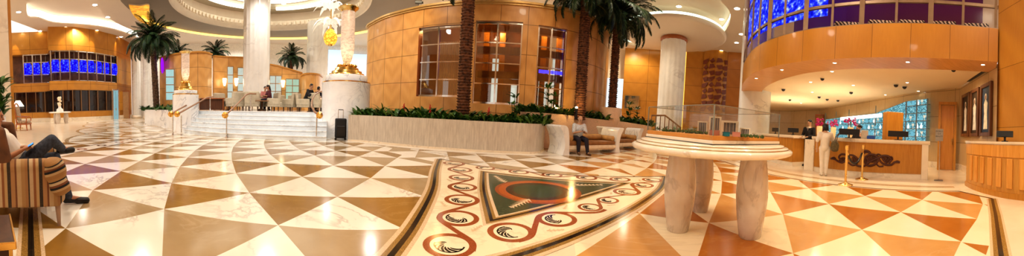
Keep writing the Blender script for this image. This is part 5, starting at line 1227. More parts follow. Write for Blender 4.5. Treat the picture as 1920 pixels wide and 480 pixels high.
def lounge_table(x, d, lab, r=.38):
    p = PX(x, d); o = thing('coffee_table', lab, 'table', (p.x, p.y, TZ)); b = MB(); b.lathe([(r, .50), (r, .54)], 28); b.build('tabletop', [m_rail], o); b = MB(); b.lathe([(.22, 0), (.22, .03), (.04, .06), (.04, .5)], 16); b.build('pedestal_leg', [m_legw], o)
lounge_table(491, 14.5, 'small round table in front of the seated women'); lounge_table(583, 15.4, 'small round table in front of the man in black'); lounge_table(429, 15.6, 'small round table between the leftmost armchairs')
p = PX(396, 15.6); o = thing('bar_table', 'dark wooden console counter on the terrace left of the armchairs', 'table', (p.x, p.y, TZ), facing(p))
b = MB(); b.box((0, 0, .66), (1.5, .6, .06)); b.build('top', [m_wood_red], o, .01); b = MB(); b.box((0, .05, .33), (1.4, .45, .6)); b.build('body', [m_wood_dk], o, .01)
for s in (-1, 1): b = MB(); b.box((s*.66, -.25, .33), (.06, .06, .64)); b.build('leg', [m_wood_red], o)
# ------------------------------------------------------------------ far hall furniture
g = G(113, 231.5); sc_ = 25.6/26
o = thing('display_table', 'distant round marble table with three legs in front of the far wooden wall', 'table', (g.x, g.y, 0))
b = MB(); b.lathe([(.9, .93), (1.0, .96), (1.0, 1.0), (.9, 1.06)], 40); b.build('tabletop', [m_marb_tab], o)
for a in (0.2, 2.3, 4.4): b = MB(); b.lathe([(.15, 0), (.24, .4), (.22, .7), (.18, .94)], 20, (.55*math.cos(a), .55*math.sin(a), 0)); b.build('leg', [m_leg], o)
o = thing('centrepiece', 'white floral centrepiece with gilt top on the distant marble table', 'ornament', (g.x, g.y, 1.061))
b = MB(); b.lathe([(.32, 0), (.3, .2), (.14, .32), (.12, .5)], 16); b.build('vase', [m_white], o); b = MB(); rr = random.Random(2)
for q in range(30): a = rr.uniform(0, 6.3); b.ell((.18*math.cos(a)*rr.random(), .18*math.sin(a)*rr.random(), .5+rr.uniform(0, .75)), .09, 8, 5)
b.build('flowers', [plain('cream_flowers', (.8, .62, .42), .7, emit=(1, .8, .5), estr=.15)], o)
p = PX(43, 17.5); o = thing('carved_armchair', 'carved wooden armchair with striped cushion beside the left pillar', 'armchair', (p.x, p.y, 0), facing(p)+1.2); o.scale = (1.12,)*3
m_str = plain('striped_far_cushion', (.42, .30, .20), .8, var=.3, scale=14)
b = MB(); b.box((0, -.05, .46), (.66, .62, .16)); b.build('seat_cushion', [m_str], o, .05)
b = MB(); b.box((0, .29, .95), (.54, .08, .8), rx=-.15); b.build('backrest', [m_str], o, .04)
b = MB(); b.tube(smooth_poly([(-.32, .27, .4), (-.34, .33, 1.0), (-.26, .38, 1.38), (0, .40, 1.52), (.26, .38, 1.38), (.34, .33, 1.0), (.32, .27, .4)], 4), .04, 8); b.box((0, -.04, .36), (.72, .66, .08)); b.build('frame', [m_wood_red], o)
for s in (-1, 1):
    b = MB(); b.tube(smooth_poly([(s*.34, .3, .8), (s*.37, 0, .76), (s*.37, -.28, .72), (s*.36, -.33, .6), (s*.35, -.28, .4)], 4), .033, 8); b.build('armrest', [m_wood_red], o)
    for e in (-.3, .3): b = MB(); b.tube([(s*.32, e, .36), (s*.33, e*1.05, .18), (s*.31, e*1.1, 0)], [.045, .035, .025], 8); b.build('leg', [m_wood_red], o)
p = PX(34.5, 19.5); o = thing('floor_lamp', 'lit floor lamp with white conical shade behind the carved armchair', 'lamp', (p.x, p.y, 0))
zt_ = P(34.5, 190, 19.5).z; b = MB(); b.lathe([(.3, 0), (.3, .04), (.04, .08), (.03, zt_-.35)], 16); b.build('pole', [m_brass], o); b = MB(); b.lathe([(.42, zt_-.36), (.16, zt_+.05)], 24, caps=False); b.build('lamp_shade', [glow('lit_shade', (1, .86, .62), 2.2)], o)
# ------------------------------------------------------------------ left marble pillar and potted plant
pp = PX(-8, 5.7); o = thing('pillar', 'square white veined marble pillar at the left edge behind the armchair', 'column', (pp.x, pp.y, 0), facing(pp))
w2 = 60/F*5.7
b = MB(); b.box((0, w2/2, HC/2), (w2, w2, HC)); b.build('shaft', [marble('pillar_marble', (.86, .76, .64), (.42, .32, .24), .9, .75)], o, .01); b = MB(); b.box((0, w2/2, .12), (w2+.1, w2+.1, .24)); b.build('base', [m_marb_w], o, .02)
b = MB(); b.box((w2/2+.03, w2/2, HC/2), (.06, w2, HC)); b.build('timber_edge', [m_wood], o)
pq = PX(-2, 4.6); o = thing('porcelain_planter', 'blue and white porcelain planter with a leafy plant at the left edge', 'potted plant', (pq.x, pq.y, 0))
k = NT('blue_white_porcelain'); vo = k.n('TexVoronoi'); k.set(vo.inputs['Vector'], k.coord()); vo.inputs['Scale'].default_value = 9; cc = k.ramp(vo.outputs['Distance'], [(.2, (.04, .10, .45)), (.32, (.85, .86, .9))]); k.bsdf(cc, .1); m_porc = k.m
b = MB(); b.lathe([(.10, .0), (.13, .02), (.10, .55), (.12, .6)], 16); b.build('stand', [m_wood_dk], o); b = MB(); b.lathe([(.10, .6), (.13, .72), (.135, .95), (.11, 1.1), (.12, 1.13)], 24); b.build('pot', [m_porc], o)
m_lf = [plain('leaf_dark', (.022, .075, .012), .45, var=.3), plain('leaf_mid', (.06, .17, .025), .4, var=.3), plain('leaf_bright', (.16, .30, .05), .4, var=.3)]
def leafy(rr, n, L, spread, mi=0, w_=.06, base_r=.05, up=1.0):
    b = MB()
    for q in range(n):
        a = rr.uniform(0, 2*PI); l = L*rr.uniform(.6, 1.1); e0 = rr.uniform(.5, 1.3)*up; bx, by = base_r*rr.uniform(-1, 1), base_r*rr.uniform(-1, 1); pts = []; m_ = 5; x = 0; z = rr.uniform(0, .05)
        A = []; C_ = []; Bq = []
        for i in range(m_+1):
            t0 = i/m_; el = e0-t0*spread; ww = w_*math.sin(PI*min(.98, .08+.92*t0))*l/L
            px, py = bx+x*math.cos(a), by+x*math.sin(a); n1 = Vector((-math.sin(a), math.cos(a), 0))
            C_.append((px, py, z)); A.append(tuple(Vector((px, py, z+ww*.35))+n1*ww)); Bq.append(tuple(Vector((px, py, z+ww*.35))-n1*ww)); x += l/m_*math.cos(el); z = max(.01, z+l/m_*math.sin(el))
        b.add(A+C_+Bq, [(i, i+1, m_+2+i, m_+1+i) for i in range(m_)]+[(m_+1+i, m_+2+i, 2*m_+3+i, 2*m_+2+i) for i in range(m_)], mi if rr.random() < .6 else (mi+1) % 3, True)
    return b
rr = random.Random(11)
b = MB()
for q in range(5):
    c_ = leafy(rr, 20, .30, .9, 1, .05, .1); c_.v = [(v_[0], v_[1], v_[2]+1.12+q*.12) for v_ in c_.v]; b.add(c_.v, c_.f, 1)
b.build('foliage', m_lf, o)
# ------------------------------------------------------------------ palms
m_trunk = plain('palm_trunk_bark', (.16, .065, .030), .9, var=.45, scale=9); m_trunk2 = plain('palm_trunk_grey', (.17, .10, .06), .9, var=.4, scale=9)
m_fr = [plain('frond_dark', (.012, .035, .010), .5, var=.3), plain('frond_mid', (.030, .070, .016), .45, var=.3), plain('frond_rib', (.10, .12, .03), .5)]
def frond_mesh(L, droop, rr, nl=46, ll=.42):
    b = MB(); pts = []; x = z = 0.0; el = 1.15; n = 14
    for i in range(n+1):
        pts.append(Vector((x, 0, z))); e = el-droop*(i/n)**1.25; x += L/n*math.cos(e); z += L/n*math.sin(e)
    b.tube(pts, [.022*(1-.85*i/n)+.003 for i in range(n+1)], 5, 2)
    for i in range(nl):
        t0 = .10+.90*i/nl; f = t0*n; k0 = min(int(f), n-1); p = pts[k0].lerp(pts[k0+1], f-k0); tg = (pts[k0+1]-pts[k0]).normalized()
        l = ll*(math.sin(PI*min(1, .18+.80*t0))**.7)*rr.uniform(.85, 1.1)
        for s in (-1, 1):
            dr = (tg*.75+Vector((0, s*.9, -.10-.25*rr.random()))).normalized(); side = dr.cross(Vector((0, 0, 1))).normalized()*.021; m_ = p+dr*l*.5; q = p+dr*l+Vector((0, 0, -l*.28*rr.uniform(.6, 1.3)))
            b.add([p+side*.7, p-side*.7, m_-side, m_+side, q], [(0, 1, 2, 3), (3, 2, 4)], 0 if rr.random() < .62 else 1)
    return b.mesh('frond', m_fr)
def trunk(b, H, r0, r1, lean, rr, mi=0):
    rows = max(8, int(H/.10)); n = 18; vs = []
    for i in range(rows*2+1):
        t0 = i/(rows*2); z = H*t0; R = r0+(r1-r0)*t0; bulge = 1.14 if i % 2 else .94
        for k_ in range(n):
            a = 2*PI*k_/n+(i//2)*.35; wob = 1+.10*(1 if (k_ % 3 == 0) else -.3)*(1 if i % 2 else .3); vs.append((R*bulge*wob*math.cos(a)+lean[0]*t0, R*bulge*wob*math.sin(a)+lean[1]*t0, z))
    b.add(vs, [(i*n+k_, i*n+(k_+1) % n, (i+1)*n+(k_+1) % n, (i+1)*n+k_) for i in range(rows*2) for k_ in range(n)], mi)
    return b
FRL = {}
def palm(label, loc, H, r0, r1, L, cnt, seed, droops=(1.5, 3.0), lean=(0, 0), ll=.42, bark=m_trunk, el=(-.35, 1.25)):
    rr = random.Random(seed); o = thing('palm_tree', label, 'palm tree', loc)
    trunk(MB(), H, r0, r1, lean, rr).build('trunk', [bark], o)
    key = (L, ll)
    if key not in FRL: FRL[key] = [frond_mesh(L, dd, random.Random(int(dd*10)), 46, ll) for dd in (1.2, 1.7, 2.2, 2.7)]
    for q in range(cnt):
        t0 = q/cnt; me = FRL[key][min(3, int(t0*4*.999))]
        f = bpy.data.objects.new('frond', me); col.objects.link(f); f.parent = o; f.location = (lean[0], lean[1], H-.05+.12*(1-t0))
        f.rotation_euler = Euler((0, -(.30-1.15*t0)+rr.uniform(-.12, .12), q*2.39996+rr.uniform(-.2, .2))); s = rr.uniform(.82, 1.08); f.scale = (s, s, s)
    b = MB(); b.ell((lean[0], lean[1], H), (r1*1.25, r1*1.25, .28), 14, 8); b.build('crown_heart', [bark], o)
    return o
d = 21.3; p = PX(294, d); zc = P(286, 84, d).z
palm('tall palm with a dark full crown at the left, growing from the white planter', (p.x, p.y, .95), zc-.95, .24, .20, 2.55, 88, 1, lean=tuple((PX(288, d)-PX(294, d))[:2]), bark=m_trunk2, ll=.5)
d = 10.1; p = PX(868, d); palm('nearest palm in front of the pavilion, its thick scaly trunk between two windows', (p.x, p.y, .92), 5.75, .225, .20, 2.2, 44, 2)
d = 12.6; p = PX(1086, d); palm('scaly trunked palm at the right end of the pavilion, behind the sofas', (p.x, p.y, 1.25), 5.3, .24, .21, 2.3, 70, 3)
d = 14.6; p = PX(1146, d); palm('slender palm rising from the round stone tub, with the drooping crown furthest right', (p.x, p.y, 1.60), 4.95, .21, .19, 2.7, 100, 4)
for x, y, d, lab, sd in ((334, 106, 26, 'small palm behind the lounge wall next to the left palm', 5), (404, 103, 27, 'small palm behind the lounge wall left of the huge column', 6), (545, 112, 26.5, 'small dark palm behind the lounge wall right of the huge column', 7)):
    p = PX(x, d); H = P(x, y, d).z-TZ; palm(lab, (p.x, p.y, TZ), H, .16, .14, 1.7, 36, sd, ll=.4)
# round tub of the slender palm
p = PX(1143.5, 14.5); o = thing('palm_tub', 'round sand coloured stone tub around the foot of the slender palm', 'planter', (p.x, p.y, .95))
b = MB(); b.lathe([(.50, 0), (.54, .3), (.58, P(1143, 202, 14.5).z-.97), (.50, P(1143, 202, 14.5).z-.95), (.48, .5)], 36); b.build('tub', [m_pink], o); b = MB(); b.lathe([(.01, .60), (.5, .60)], 24, caps=False); b.build('soil', [m_soil], o)
# ------------------------------------------------------------------ planting
PR = {}
def proto(kind, i):
    if (kind, i) in PR: return PR[kind, i]
    rr = random.Random(i*7+len(kind))
    if kind == 'low': b = leafy(rr, 26, .42, .9, i % 2, .055, .16)
    elif kind == 'fern': b = leafy(rr, 30, .85, 1.5, 1, .028, .06, 1.15)
    elif kind == 'tall': 
        b = MB()
        for q in range(4):
            c_ = leafy(rr, 9, .42, 1.0, 1, .05, .10, .8); ox, oy, oz = rr.uniform(-.14, .14), rr.uniform(-.14, .14), .25+.28*q; b.add([(v_[0]+ox, v_[1]+oy, v_[2]+oz) for v_ in c_.v], c_.f, 1)
            b.tube([(ox*.3, oy*.3, 0), (ox, oy, oz+.1)], .014, 5, 0)
    else:
        b = leafy(rr, 14, .38, .8, 1, .05, .05)
    return PR.setdefault((kind, i), b.mesh('foliage', m_lf))
m_red = plain('red_bract', (.55, .02, .02), .4)
def redm():
    if 'r' not in PR:
        b = MB()
        for q in range(10): a = q*2.4; z = .28+.03*q; r = .10*(1-q/12); b.tube([(0, 0, z), (r*math.cos(a), r*math.sin(a), z+.09)], [.022, .004], 6)
        b.cone((0, 0, 0), (0, 0, .5), .012, .012, 6); PR['r'] = b.mesh('flower_spike', [m_red])
    return PR['r']
def plant(kind, i, loc, s, name, label, cat, group, red=False):
    o = thing(name, label, cat, loc, random.uniform(0, 6.3), group); f = bpy.data.objects.new('foliage', proto(kind, i)); col.objects.link(f); f.parent = o; o.scale = (s, s, s)
    if red: f = bpy.data.objects.new('flower_spike', redm()); col.objects.link(f); f.parent = o
    return o
random.seed(21)
q_ = [p for p in smooth_poly(offset(PLF, .45), 1)]
N = 60
for i in range(N):
    t0 = i/(N-1)*.985; f = t0*(len(PLF)-1); k0 = min(int(f), len(PLF)-2); p = PLF[k0].lerp(PLF[k0+1], f-k0); u_ = p.normalized()
    if p.x < -9.0: continue
    dd = random.uniform(.42, .62) if i % 2 else random.uniform(.85, 1.3)
    q = p+u_*dd
    plant('low', i % 4, (q.x, q.y, .93), random.uniform(1.05, 1.5), 'leafy_plant', 'low dark green leafy plant in the long curved planter below the pavilion', 'plant', 'low leafy plants in the long planter')
for x, dd, s, kind, lab in ((716, 1.1, 1.0, 'fern', 'feathery palm-like plant at the left end of the long planter'), (801, 1.0, .62, 'fern', 'spiky plant in front of the left window of the pavilion'), (846, 1.0, .5, 'fern', 'small spiky plant just left of the nearest palm trunk'), (964, 1.0, .9, 'tall', 'tall slender leafy plant under the middle window of the pavilion'), (820, .8, .8, 'low', 'broad leafy plant left of the nearest palm trunk'), (908, .9, .9, 'low', 'broad leafy plant right of the nearest palm trunk')):
    ks = [PX(x, 1)]; 
    best = min(PLF, key=lambda p: abs(XC+F*math.atan2(p.x*CR, p.y)-x)); q = PX(x, best.length+dd); plant(kind, 9, (q.x, q.y, .93), s, 'planter_plant', lab, 'plant', None)
for x, lab in ((757, 'red flower spike left of the left pavilion window'), (806, 'red flower spike in front of the left pavilion window'), (916, 'red flower spike under the middle pavilion window')):
    best = min(PLF, key=lambda p: abs(XC+F*math.atan2(p.x*CR, p.y)-x)); q = PX(x, best.length+.7); plant('brom', 2, (q.x, q.y, .93), .95, 'bromeliad', lab, 'plant', None, True)
for i in range(34):
    t0 = (i+.5)/34; f = t0*(len(PL2)-1); k0 = min(int(f), len(PL2)-2); p = PL2[k0].lerp(PL2[k0+1], f-k0); z = zt2[k0]-.12; q = p+p.normalized()*(random.uniform(.35, .5) if (i % 2 or p.x < -1.6) else random.uniform(.7, 1.5))
    plant('low', i % 4, (q.x, q.y, z), random.uniform(1.1, 1.6), 'leafy_plant', 'dark green leafy plant in the higher planter behind the sofas', 'plant', 'leafy plants in the higher planter')
for x, d, z, s, kind, lab in ((1030, 12.0, 1.25, 1.15, 'tall', 'tall leafy shrub under the right window of the pavilion'), (1042, 12.4, 1.25, .9, 'tall', 'leafy shrub just right of the tall one under the right pavilion window'), (1180, 15.2, 1.05, 1.1, 'tall', 'dense leafy shrub right of the round stone tub'), (1196, 15.5, 1.05, .9, 'tall', 'leafy shrub at the right end of the higher planter'), (1113, 14.0, 1.15, .95, 'fern', 'spreading fern between the two right palms')):
    p = PX(x, d); plant(kind, 9, (p.x, p.y, z), s, 'planter_plant', lab, 'plant', None)
for x, lab in ((1205, 'red flower spike at the right end of the higher planter'),):
    p = PX(x, 15.4); plant('brom', 2, (p.x, p.y, 1.0), 1.0, 'bromeliad', lab, 'plant', None, True)
for i in range(12):
    p = PL3[min(len(PL3)-1, i*len(PL3)//12)]; q = p+p.normalized()*random.uniform(.4, 1.5)
    plant('low', i % 4, (q.x, q.y, .97), random.uniform(1.0, 1.5), 'leafy_plant', 'bright green leafy plant at the foot of the left palm', 'plant', 'leafy plants under the left palm')
# lower garden beyond the right column, with a stair rail
for i in range(16):
    x = 1226+i*5.2; d = random.uniform(17.5, 20); p = PX(x, d)
    plant('tall', 9, (p.x, p.y, 0), random.uniform(.75, 1.0), 'garden_shrub', 'dim green shrub in the sunken garden behind the glass case', 'shrub', 'shrubs behind the glass case')
p = PX(1226, 16.2); o = thing('stair_rail', 'brown stair rail sloping down past the right column', 'handrail', (p.x, p.y, 0))
pts = [P(1222, 216.5, 16.2), P(1247, 216.5, 16.6), P(1262, 228, 17), P(1277, 240, 17.4)]
b = MB(); b.tube(pts, .05, 8); b.build('rail', [m_rail], o, world=True)
for q in (0, .33, .66, 1.0, 1.5, 2, 2.5, 3):
    k0 = min(int(q), 2); v_ = pts[k0].lerp(pts[k0+1], q-k0); b = MB(); b.cone((v_.x, v_.y, 0), (v_.x, v_.y, v_.z), .03, .03, 8); b.build('post', [m_rail], o, world=True)
# uplight at the foot of the scaly palm
p = PX(1079.5, 11.9, 1.72); o = thing('garden_uplight', 'bright small uplight at the foot of the palm right of the pavilion', 'lamp', tuple(p)); b = MB(); b.lathe([(.06, -.45), (.05, -.15), (.08, 0), (.07, .02)], 12); b.build('housing', [m_black], o); b = MB(); b.lathe([(.01, .03), (.07, .03)], 12, caps=False); b.ell((0, 0, .05), (.06, .06, .05), 10, 6); b.build('lens', [m_warm], o)
L = bpy.data.lights.new('uplight', 'POINT'); L.energy = 30; L.color = (1, .65, .25); L.shadow_soft_size = .06; lo_ = bpy.data.objects.new('uplight', L); lo_.location = p+Vector((0, -.05, .2)); col.objects.link(lo_)
# ------------------------------------------------------------------ people
m_skin = plain('skin_tan', (.46, .24, .14), .5, var=.05); m_skin2 = plain('skin_light', (.56, .34, .22), .5, var=.05)
m_eye = plain('eye_dark', (.015, .01, .01), .2); m_lip = plain('lip_rose', (.33, .10, .08), .5)
m_hblack = plain('hair_black', (.010, .007, .006), .4, var=.3, scale=40); m_hgrey = plain('hair_grey', (.45, .42, .38), .6, var=.2, scale=40)
V = Vector
def hand(mb, wr, el, s, curl=.6, up=V((0, 0, 1))):
    d = (V(wr)-V(el)).normalized(); side = d.cross(up); side = side.normalized() if side.length > .1 else V((1, 0, 0)); nrm = side.cross(d)
    c = V(wr)+d*.05*s; M = Matrix((side, d, nrm)).transposed()
    mb.ell(c, (.038*s, .05*s, .017*s), 10, 8, 0, M); mb.cap(wr, c, .024*s, .022*s, 8)
    for i, l in enumerate((.062, .074, .07, .054)):
        b0 = c+d*.035*s+side*(-.027+.018*i)*s; d1 = (d-nrm*curl*.5).normalized(); b1 = b0+d1*l*.55*s; d2 = (d-nrm*curl*1.6).normalized(); b2 = b1+d2*l*.5*s
        mb.cap(b0, b1, .0095*s, .009*s, 7); mb.cap(b1, b2, .009*s, .0075*s, 7)
    t0 = c-side*.03*s-d*.02*s; t1 = t0+(-side*.7+d*.7).normalized()*.035*s; t2 = t1+(-side*.2+d).normalized()*.03*s
    mb.cap(t0, t1, .012*s, .011*s, 7); mb.cap(t1, t2, .011*s, .009*s, 7)
def person(label, loc, rz, J, s=1.0, skin=None, top=None, legs=None, shoe=None, hair=None, sleeve=.5, look=(0, 0), build_=1.0, vox=.014, hair_kind='short', extra=None, grip=.6, female=False, suit=False):
    skin = skin or m_skin; o = thing('person', label, 'person', loc, rz); o.scale = (s, s, s); g = {k_: V(v_) for k_, v_ in J.items()}; w_ = build_
    H = g['head']; M = Euler((look[1], 0, look[0])).to_matrix(); T = lambda x, y, z: H+M@V((x, y, z))
    b = MB()
    b.ell(H+M@V((0, .012, .025)), (.074, .092, .090), 16, 12, 0, M); b.ell(T(0, -.018, -.045), (.058, .066, .070), 14, 10, 0, M); b.ell(T(0, -.060, -.085), (.03, .026, .024), 10, 8, 0, M)
    b.cap(T(0, -.082, .015), T(0, -.100, -.022), .010, .015, 8)
    b.ell(T(0, -.082, .032), (.045, .012, .010), 10, 6, 0, M)
    for q in (-1, 1): b.ell(T(q*.078, .012, -.004), (.013, .022, .032), 8, 8, 0, M); b.ell(T(q*.034, -.062, -.02), (.022, .02, .022), 8, 6, 0, M)
    b.cap(g['neck'], T(0, .012, -.05), .056*w_, .052, 12)
    b.cap(g['pel'], g['chest'], .125*w_, .13*w_, 16)
    for q in 'LR':
        sh, el, wr = g['sh'+q], g['el'+q], g['wr'+q]; hp, kn, an, to = g['hip'+q], g['kn'+q], g['an'+q], g['toe'+q]
        b.cap(g['chest'], sh, .10*w_, .058*w_, 12); b.cap(g['neck']-V((0, 0, .02)), sh, .045, .05*w_, 10)
        b.cap(sh, el, .052*w_, .040*w_, 12); b.cap(el, wr, .040*w_, .027, 12); hand(b, wr, el, 1.0, grip)
        b.cap(g['pel'], hp, .11*w_, .09*w_, 12); b.cap(hp, kn, .082*w_, .056*w_, 14); b.cap(kn, an, .052*w_, .034, 12); b.cap(an, to, .034, .028, 10)
    remesh(b, 'body', [skin], o, min(vox, .011), 3, .45)
    c = MB(); 
    c.cap(g['pel'], g['chest'], .150*w_, .152*w_, 16); c.ell(g['chest'], (.175*w_, .125*w_, .15*w_), 16, 12); c.ell(g['pel']+V((0, 0, -.02)), (.165*w_, .135*w_, .10), 14, 10)
    for q in 'LR':
        sh, el, wr = g['sh'+q], g['el'+q], g['wr'+q]; c.cap(g['chest'], sh, .11*w_, .070*w_, 12); c.cap(g['neck']-V((0, 0, .045)), sh, .05, .058*w_, 10)
        if sleeve <= .5: c.cap(sh, sh.lerp(el, sleeve*2), .070*w_, .062*w_, 12)
        else: c.cap(sh, el, .068*w_, .056*w_, 12); c.cap(el, el.lerp(wr, (sleeve-.5)*2*.93), .055*w_, .042, 12)
        if female: c.ell(g['chest']+V((.07 if q == 'R' else -.07, -.10, -.02)), .065, 10, 8)
    if suit:
        for q in 'LR': c.cap(g['pel'], g['hip'+q], .15*w_, .11*w_, 12)
    remesh(c, 'jacket' if suit else 'shirt', [top], o, vox, 3, .5)
    c = MB(); c.cap(g['pel']+V((0, 0, .03)), g['pel'], .150*w_, .150*w_, 14)
    for q in 'LR':
        hp, kn, an = g['hip'+q], g['kn'+q], g['an'+q]; c.cap(g['pel'], hp, .13*w_, .105*w_, 12); c.cap(hp, kn, .100*w_, .074*w_, 14); c.cap(kn, kn.lerp(an, .97), .074*w_, .056, 12)
    remesh(c, 'trousers', [legs], o, vox, 3, .5)
    for q in 'LR':
        an, to = g['an'+q], g['toe'+q]; d = (to-an); c = MB(); hl = an-V((d.x, d.y, 0)).normalized()*.045+V((0, 0, -.035)) if abs(d.z) < .12 else an
        c.cap(an-V((0, 0, .02)), hl, .044, .040, 10); c.cap(hl, to, .040, .034, 10); c.cap(hl.lerp(to, .55), to, .046, .040, 10); remesh(c, 'shoe', [shoe], o, .009, 3)
    for q in (-1, 1): e = MB(); e.ell(T(q*.032, -.079, .004), (.012, .006, .007), 10, 6, 0, M); e.build('eye', [m_eye], o); e = MB(); e.ell(T(q*.034, -.083, .026), (.018, .005, .004), 8, 5, 0, M); e.build('eyebrow', [hair or m_hgrey], o)
    e = MB(); e.ell(T(0, -.086, -.052), (.022, .008, .006), 10, 6, 0, M); e.build('mouth', [m_lip], o)
    if hair:
        c = MB()
        if hair_kind == 'short': c.ell(T(0, .024, .048), (.083, .092, .078), 16, 12, 0, M); c.ell(T(0, .055, .0), (.078, .06, .07), 14, 10, 0, M)
        elif hair_kind == 'bob':
            c.ell(T(0, .02, .045), (.092, .105, .085), 16, 12, 0, M); c.ell(T(0, .05, -.03), (.096, .072, .11), 14, 10, 0, M)
            for q in (-1, 1): c.cap(T(q*.072, .0, .03), T(q*.078, .01, -.11), .03, .026, 10)
        elif hair_kind == 'bun': c.ell(T(0, .024, .048), (.085, .096, .080), 16, 12, 0, M); c.ell(T(.02, .10, .03), (.05, .05, .05), 12, 8, 0, M)
        elif hair_kind == 'long': c.ell(T(0, .024, .045), (.09, .1, .085), 16, 12, 0, M); c.cap(T(0, .07, 0), T(0, .10, -.22), .08, .06, 12)
        elif hair_kind == 'fringe': c.ell(T(0, .05, -.0), (.080, .058, .055), 14, 10, 0, M)
        remesh(c, 'hair', [hair], o, .010, 2)
    return o
def standing(arms=None):
    J = dict(pel=(0, 0, .94), chest=(0, .0, 1.24), neck=(0, .015, 1.44), head=(0, -.005, 1.60), shL=(-.185, .0, 1.38), shR=(.185, .0, 1.38), elL=(-.23, .02, 1.10), elR=(.23, .02, 1.10), wrL=(-.24, -.06, .86), wrR=(.24, -.06, .86),
             hipL=(-.09, 0, .90), hipR=(.09, 0, .90), knL=(-.10, -.02, .50), knR=(.10, -.02, .50), anL=(-.10, .02, .085), anR=(.10, .02, .085), toeL=(-.12, -.13, .035), toeR=(.12, -.13, .035))
    if arms: J.update(arms)
    return J
def seated(z=.46, arms=None, lean=0.0):
    J = dict(pel=(0, .02, z+.10), chest=(0, -.02-lean*.6, z+.40), neck=(0, -.05-lean, z+.59), head=(0, -.09-lean*1.15, z+.75), shL=(-.18, -.03-lean*.9, z+.53), shR=(.18, -.03-lean*.9, z+.53), elL=(-.23, -.13-lean, z+.27), elR=(.23, -.13-lean, z+.27), wrL=(-.07, -.32-lean, z+.29), wrR=(.07, -.32-lean, z+.29),
             hipL=(-.09, -.02, z+.08), hipR=(.09, -.02, z+.08), knL=(-.11, -.44, z+.06), knR=(.11, -.44, z+.06), anL=(-.11, -.42, .085), anR=(.12, -.46, .085), toeL=(-.12, -.58, .035), toeR=(.13, -.62, .035))
    if arms: J.update(arms)
    return J
m_wht = plain('white_cotton', (.80, .72, .62), .8, var=.05); m_chk = plain('pale_check_shirt', (.62, .66, .70), .8, var=.2, scale=50); m_navy = plain('navy_cloth', (.018, .016, .030), .8); m_suit = plain('black_suit', (.010, .010, .013), .7); m_jean = plain('denim', (.055, .065, .095), .85, var=.25, scale=30); m_shoe = plain('black_shoe', (.015, .013, .012), .35); m_bshoe = plain('brown_shoe', (.10, .05, .025), .4)
# elderly man on the sofa
R_ = Matrix.Rotation(SRZ, 3, 'Z'); pos = SF+R_@V((-.55, -.12, 0))
person('elderly balding man in pale shirt sitting on the marble sofa, looking at his phone', tuple(pos), SRZ-.35, seated(.47, dict(knL=(-.13, -.48, .52), knR=(.15, -.46, .52), anL=(-.10, -.42, .085), anR=(.20, -.52, .085), toeL=(-.12, -.60, .035), toeR=(.24, -.68, .035), wrL=(-.03, -.36, .80), wrR=(.09, -.36, .80)), .06), 1.04, m_skin2, m_chk, m_navy, m_bshoe, m_hgrey, .42, (.15, .5), 1.12, .014, 'fringe')
pz_ = pos+Matrix.Rotation(SRZ-.35, 3, 'Z')@V((.03, -.47, .84)); o = tag(MB().box((0, 0, 0), (.07, .13, .01), 0, rx=.5).build('phone', [m_black], None, .003), 'dark phone in the hands of the elderly man', 'phone'); o.location = pz_; o.rotation_euler[2] = SRZ
g = G(1073, 287.5); o = thing('post_stand', 'thin pale post on a round base in front of the elderly man', 'stand', (g.x, g.y, 0)); b = MB(); b.lathe([(.13, 0), (.13, .02), (.03, .04)], 20); b.build('base', [m_chrome], o); b = MB(); b.cone((0, 0, .03), (0, 0, .74), .012, .012, 10); b.ell((0, 0, .75), .02, 8, 6); b.build('pole', [m_chrome], o)
# woman in white at the counter, seen from behind
g = G(1544, 329.5); p = V((g.x, g.y, 0))
wz = facing(p)+PI+.15
person('woman with a black bob, all in white, standing at the counter seen from behind', tuple(p), wz, standing(dict(elL=(-.27, -.10, 1.14), wrL=(-.30, -.34, 1.24), elR=(.27, .03, 1.12), wrR=(.25, -.08, .90), anL=(-.07, .02, .085), anR=(.07, .0, .085), toeL=(-.09, -.13, .035), toeR=(.09, -.15, .035), knL=(-.08, -.02, .5), knR=(.08, -.02, .5))), .905, m_skin2, m_wht, m_wht, plain('white_shoe', (.7, .62, .5), .6), m_hblack, .45, (0, .25), 1.05, .014, 'bob')
Rw = Matrix.Rotation(wz, 3, 'Z'); bp = p+Rw@V((-.29, .06, 0))
o = thing('handbag', 'olive green shoulder bag hanging at the side of the woman in white', 'bag', (bp.x, bp.y, .74), wz)
hx = p+Rw@V((-.27, .16, 0)); o.location = (hx.x, hx.y, .76)
c = MB(); c.ell((0, 0, .14), (.13, .17, .17), 14, 10); c.ell((0, 0, .05), (.12, .19, .08), 14, 10); remesh(c, 'bag_body', [plain('olive_canvas', (.13, .10, .045), .8, var=.2, scale=20)], o, .014, 3)
b = MB(); b.tube(smooth_poly([(0, -.12, .24), (-.05, -.09, .42), (-.13, -.03, .53), (-.06, .06, .42), (0, .12, .24)], 4), .012, 6); b.build('strap', [plain('strap_brown', (.07, .04, .02), .7)], o)
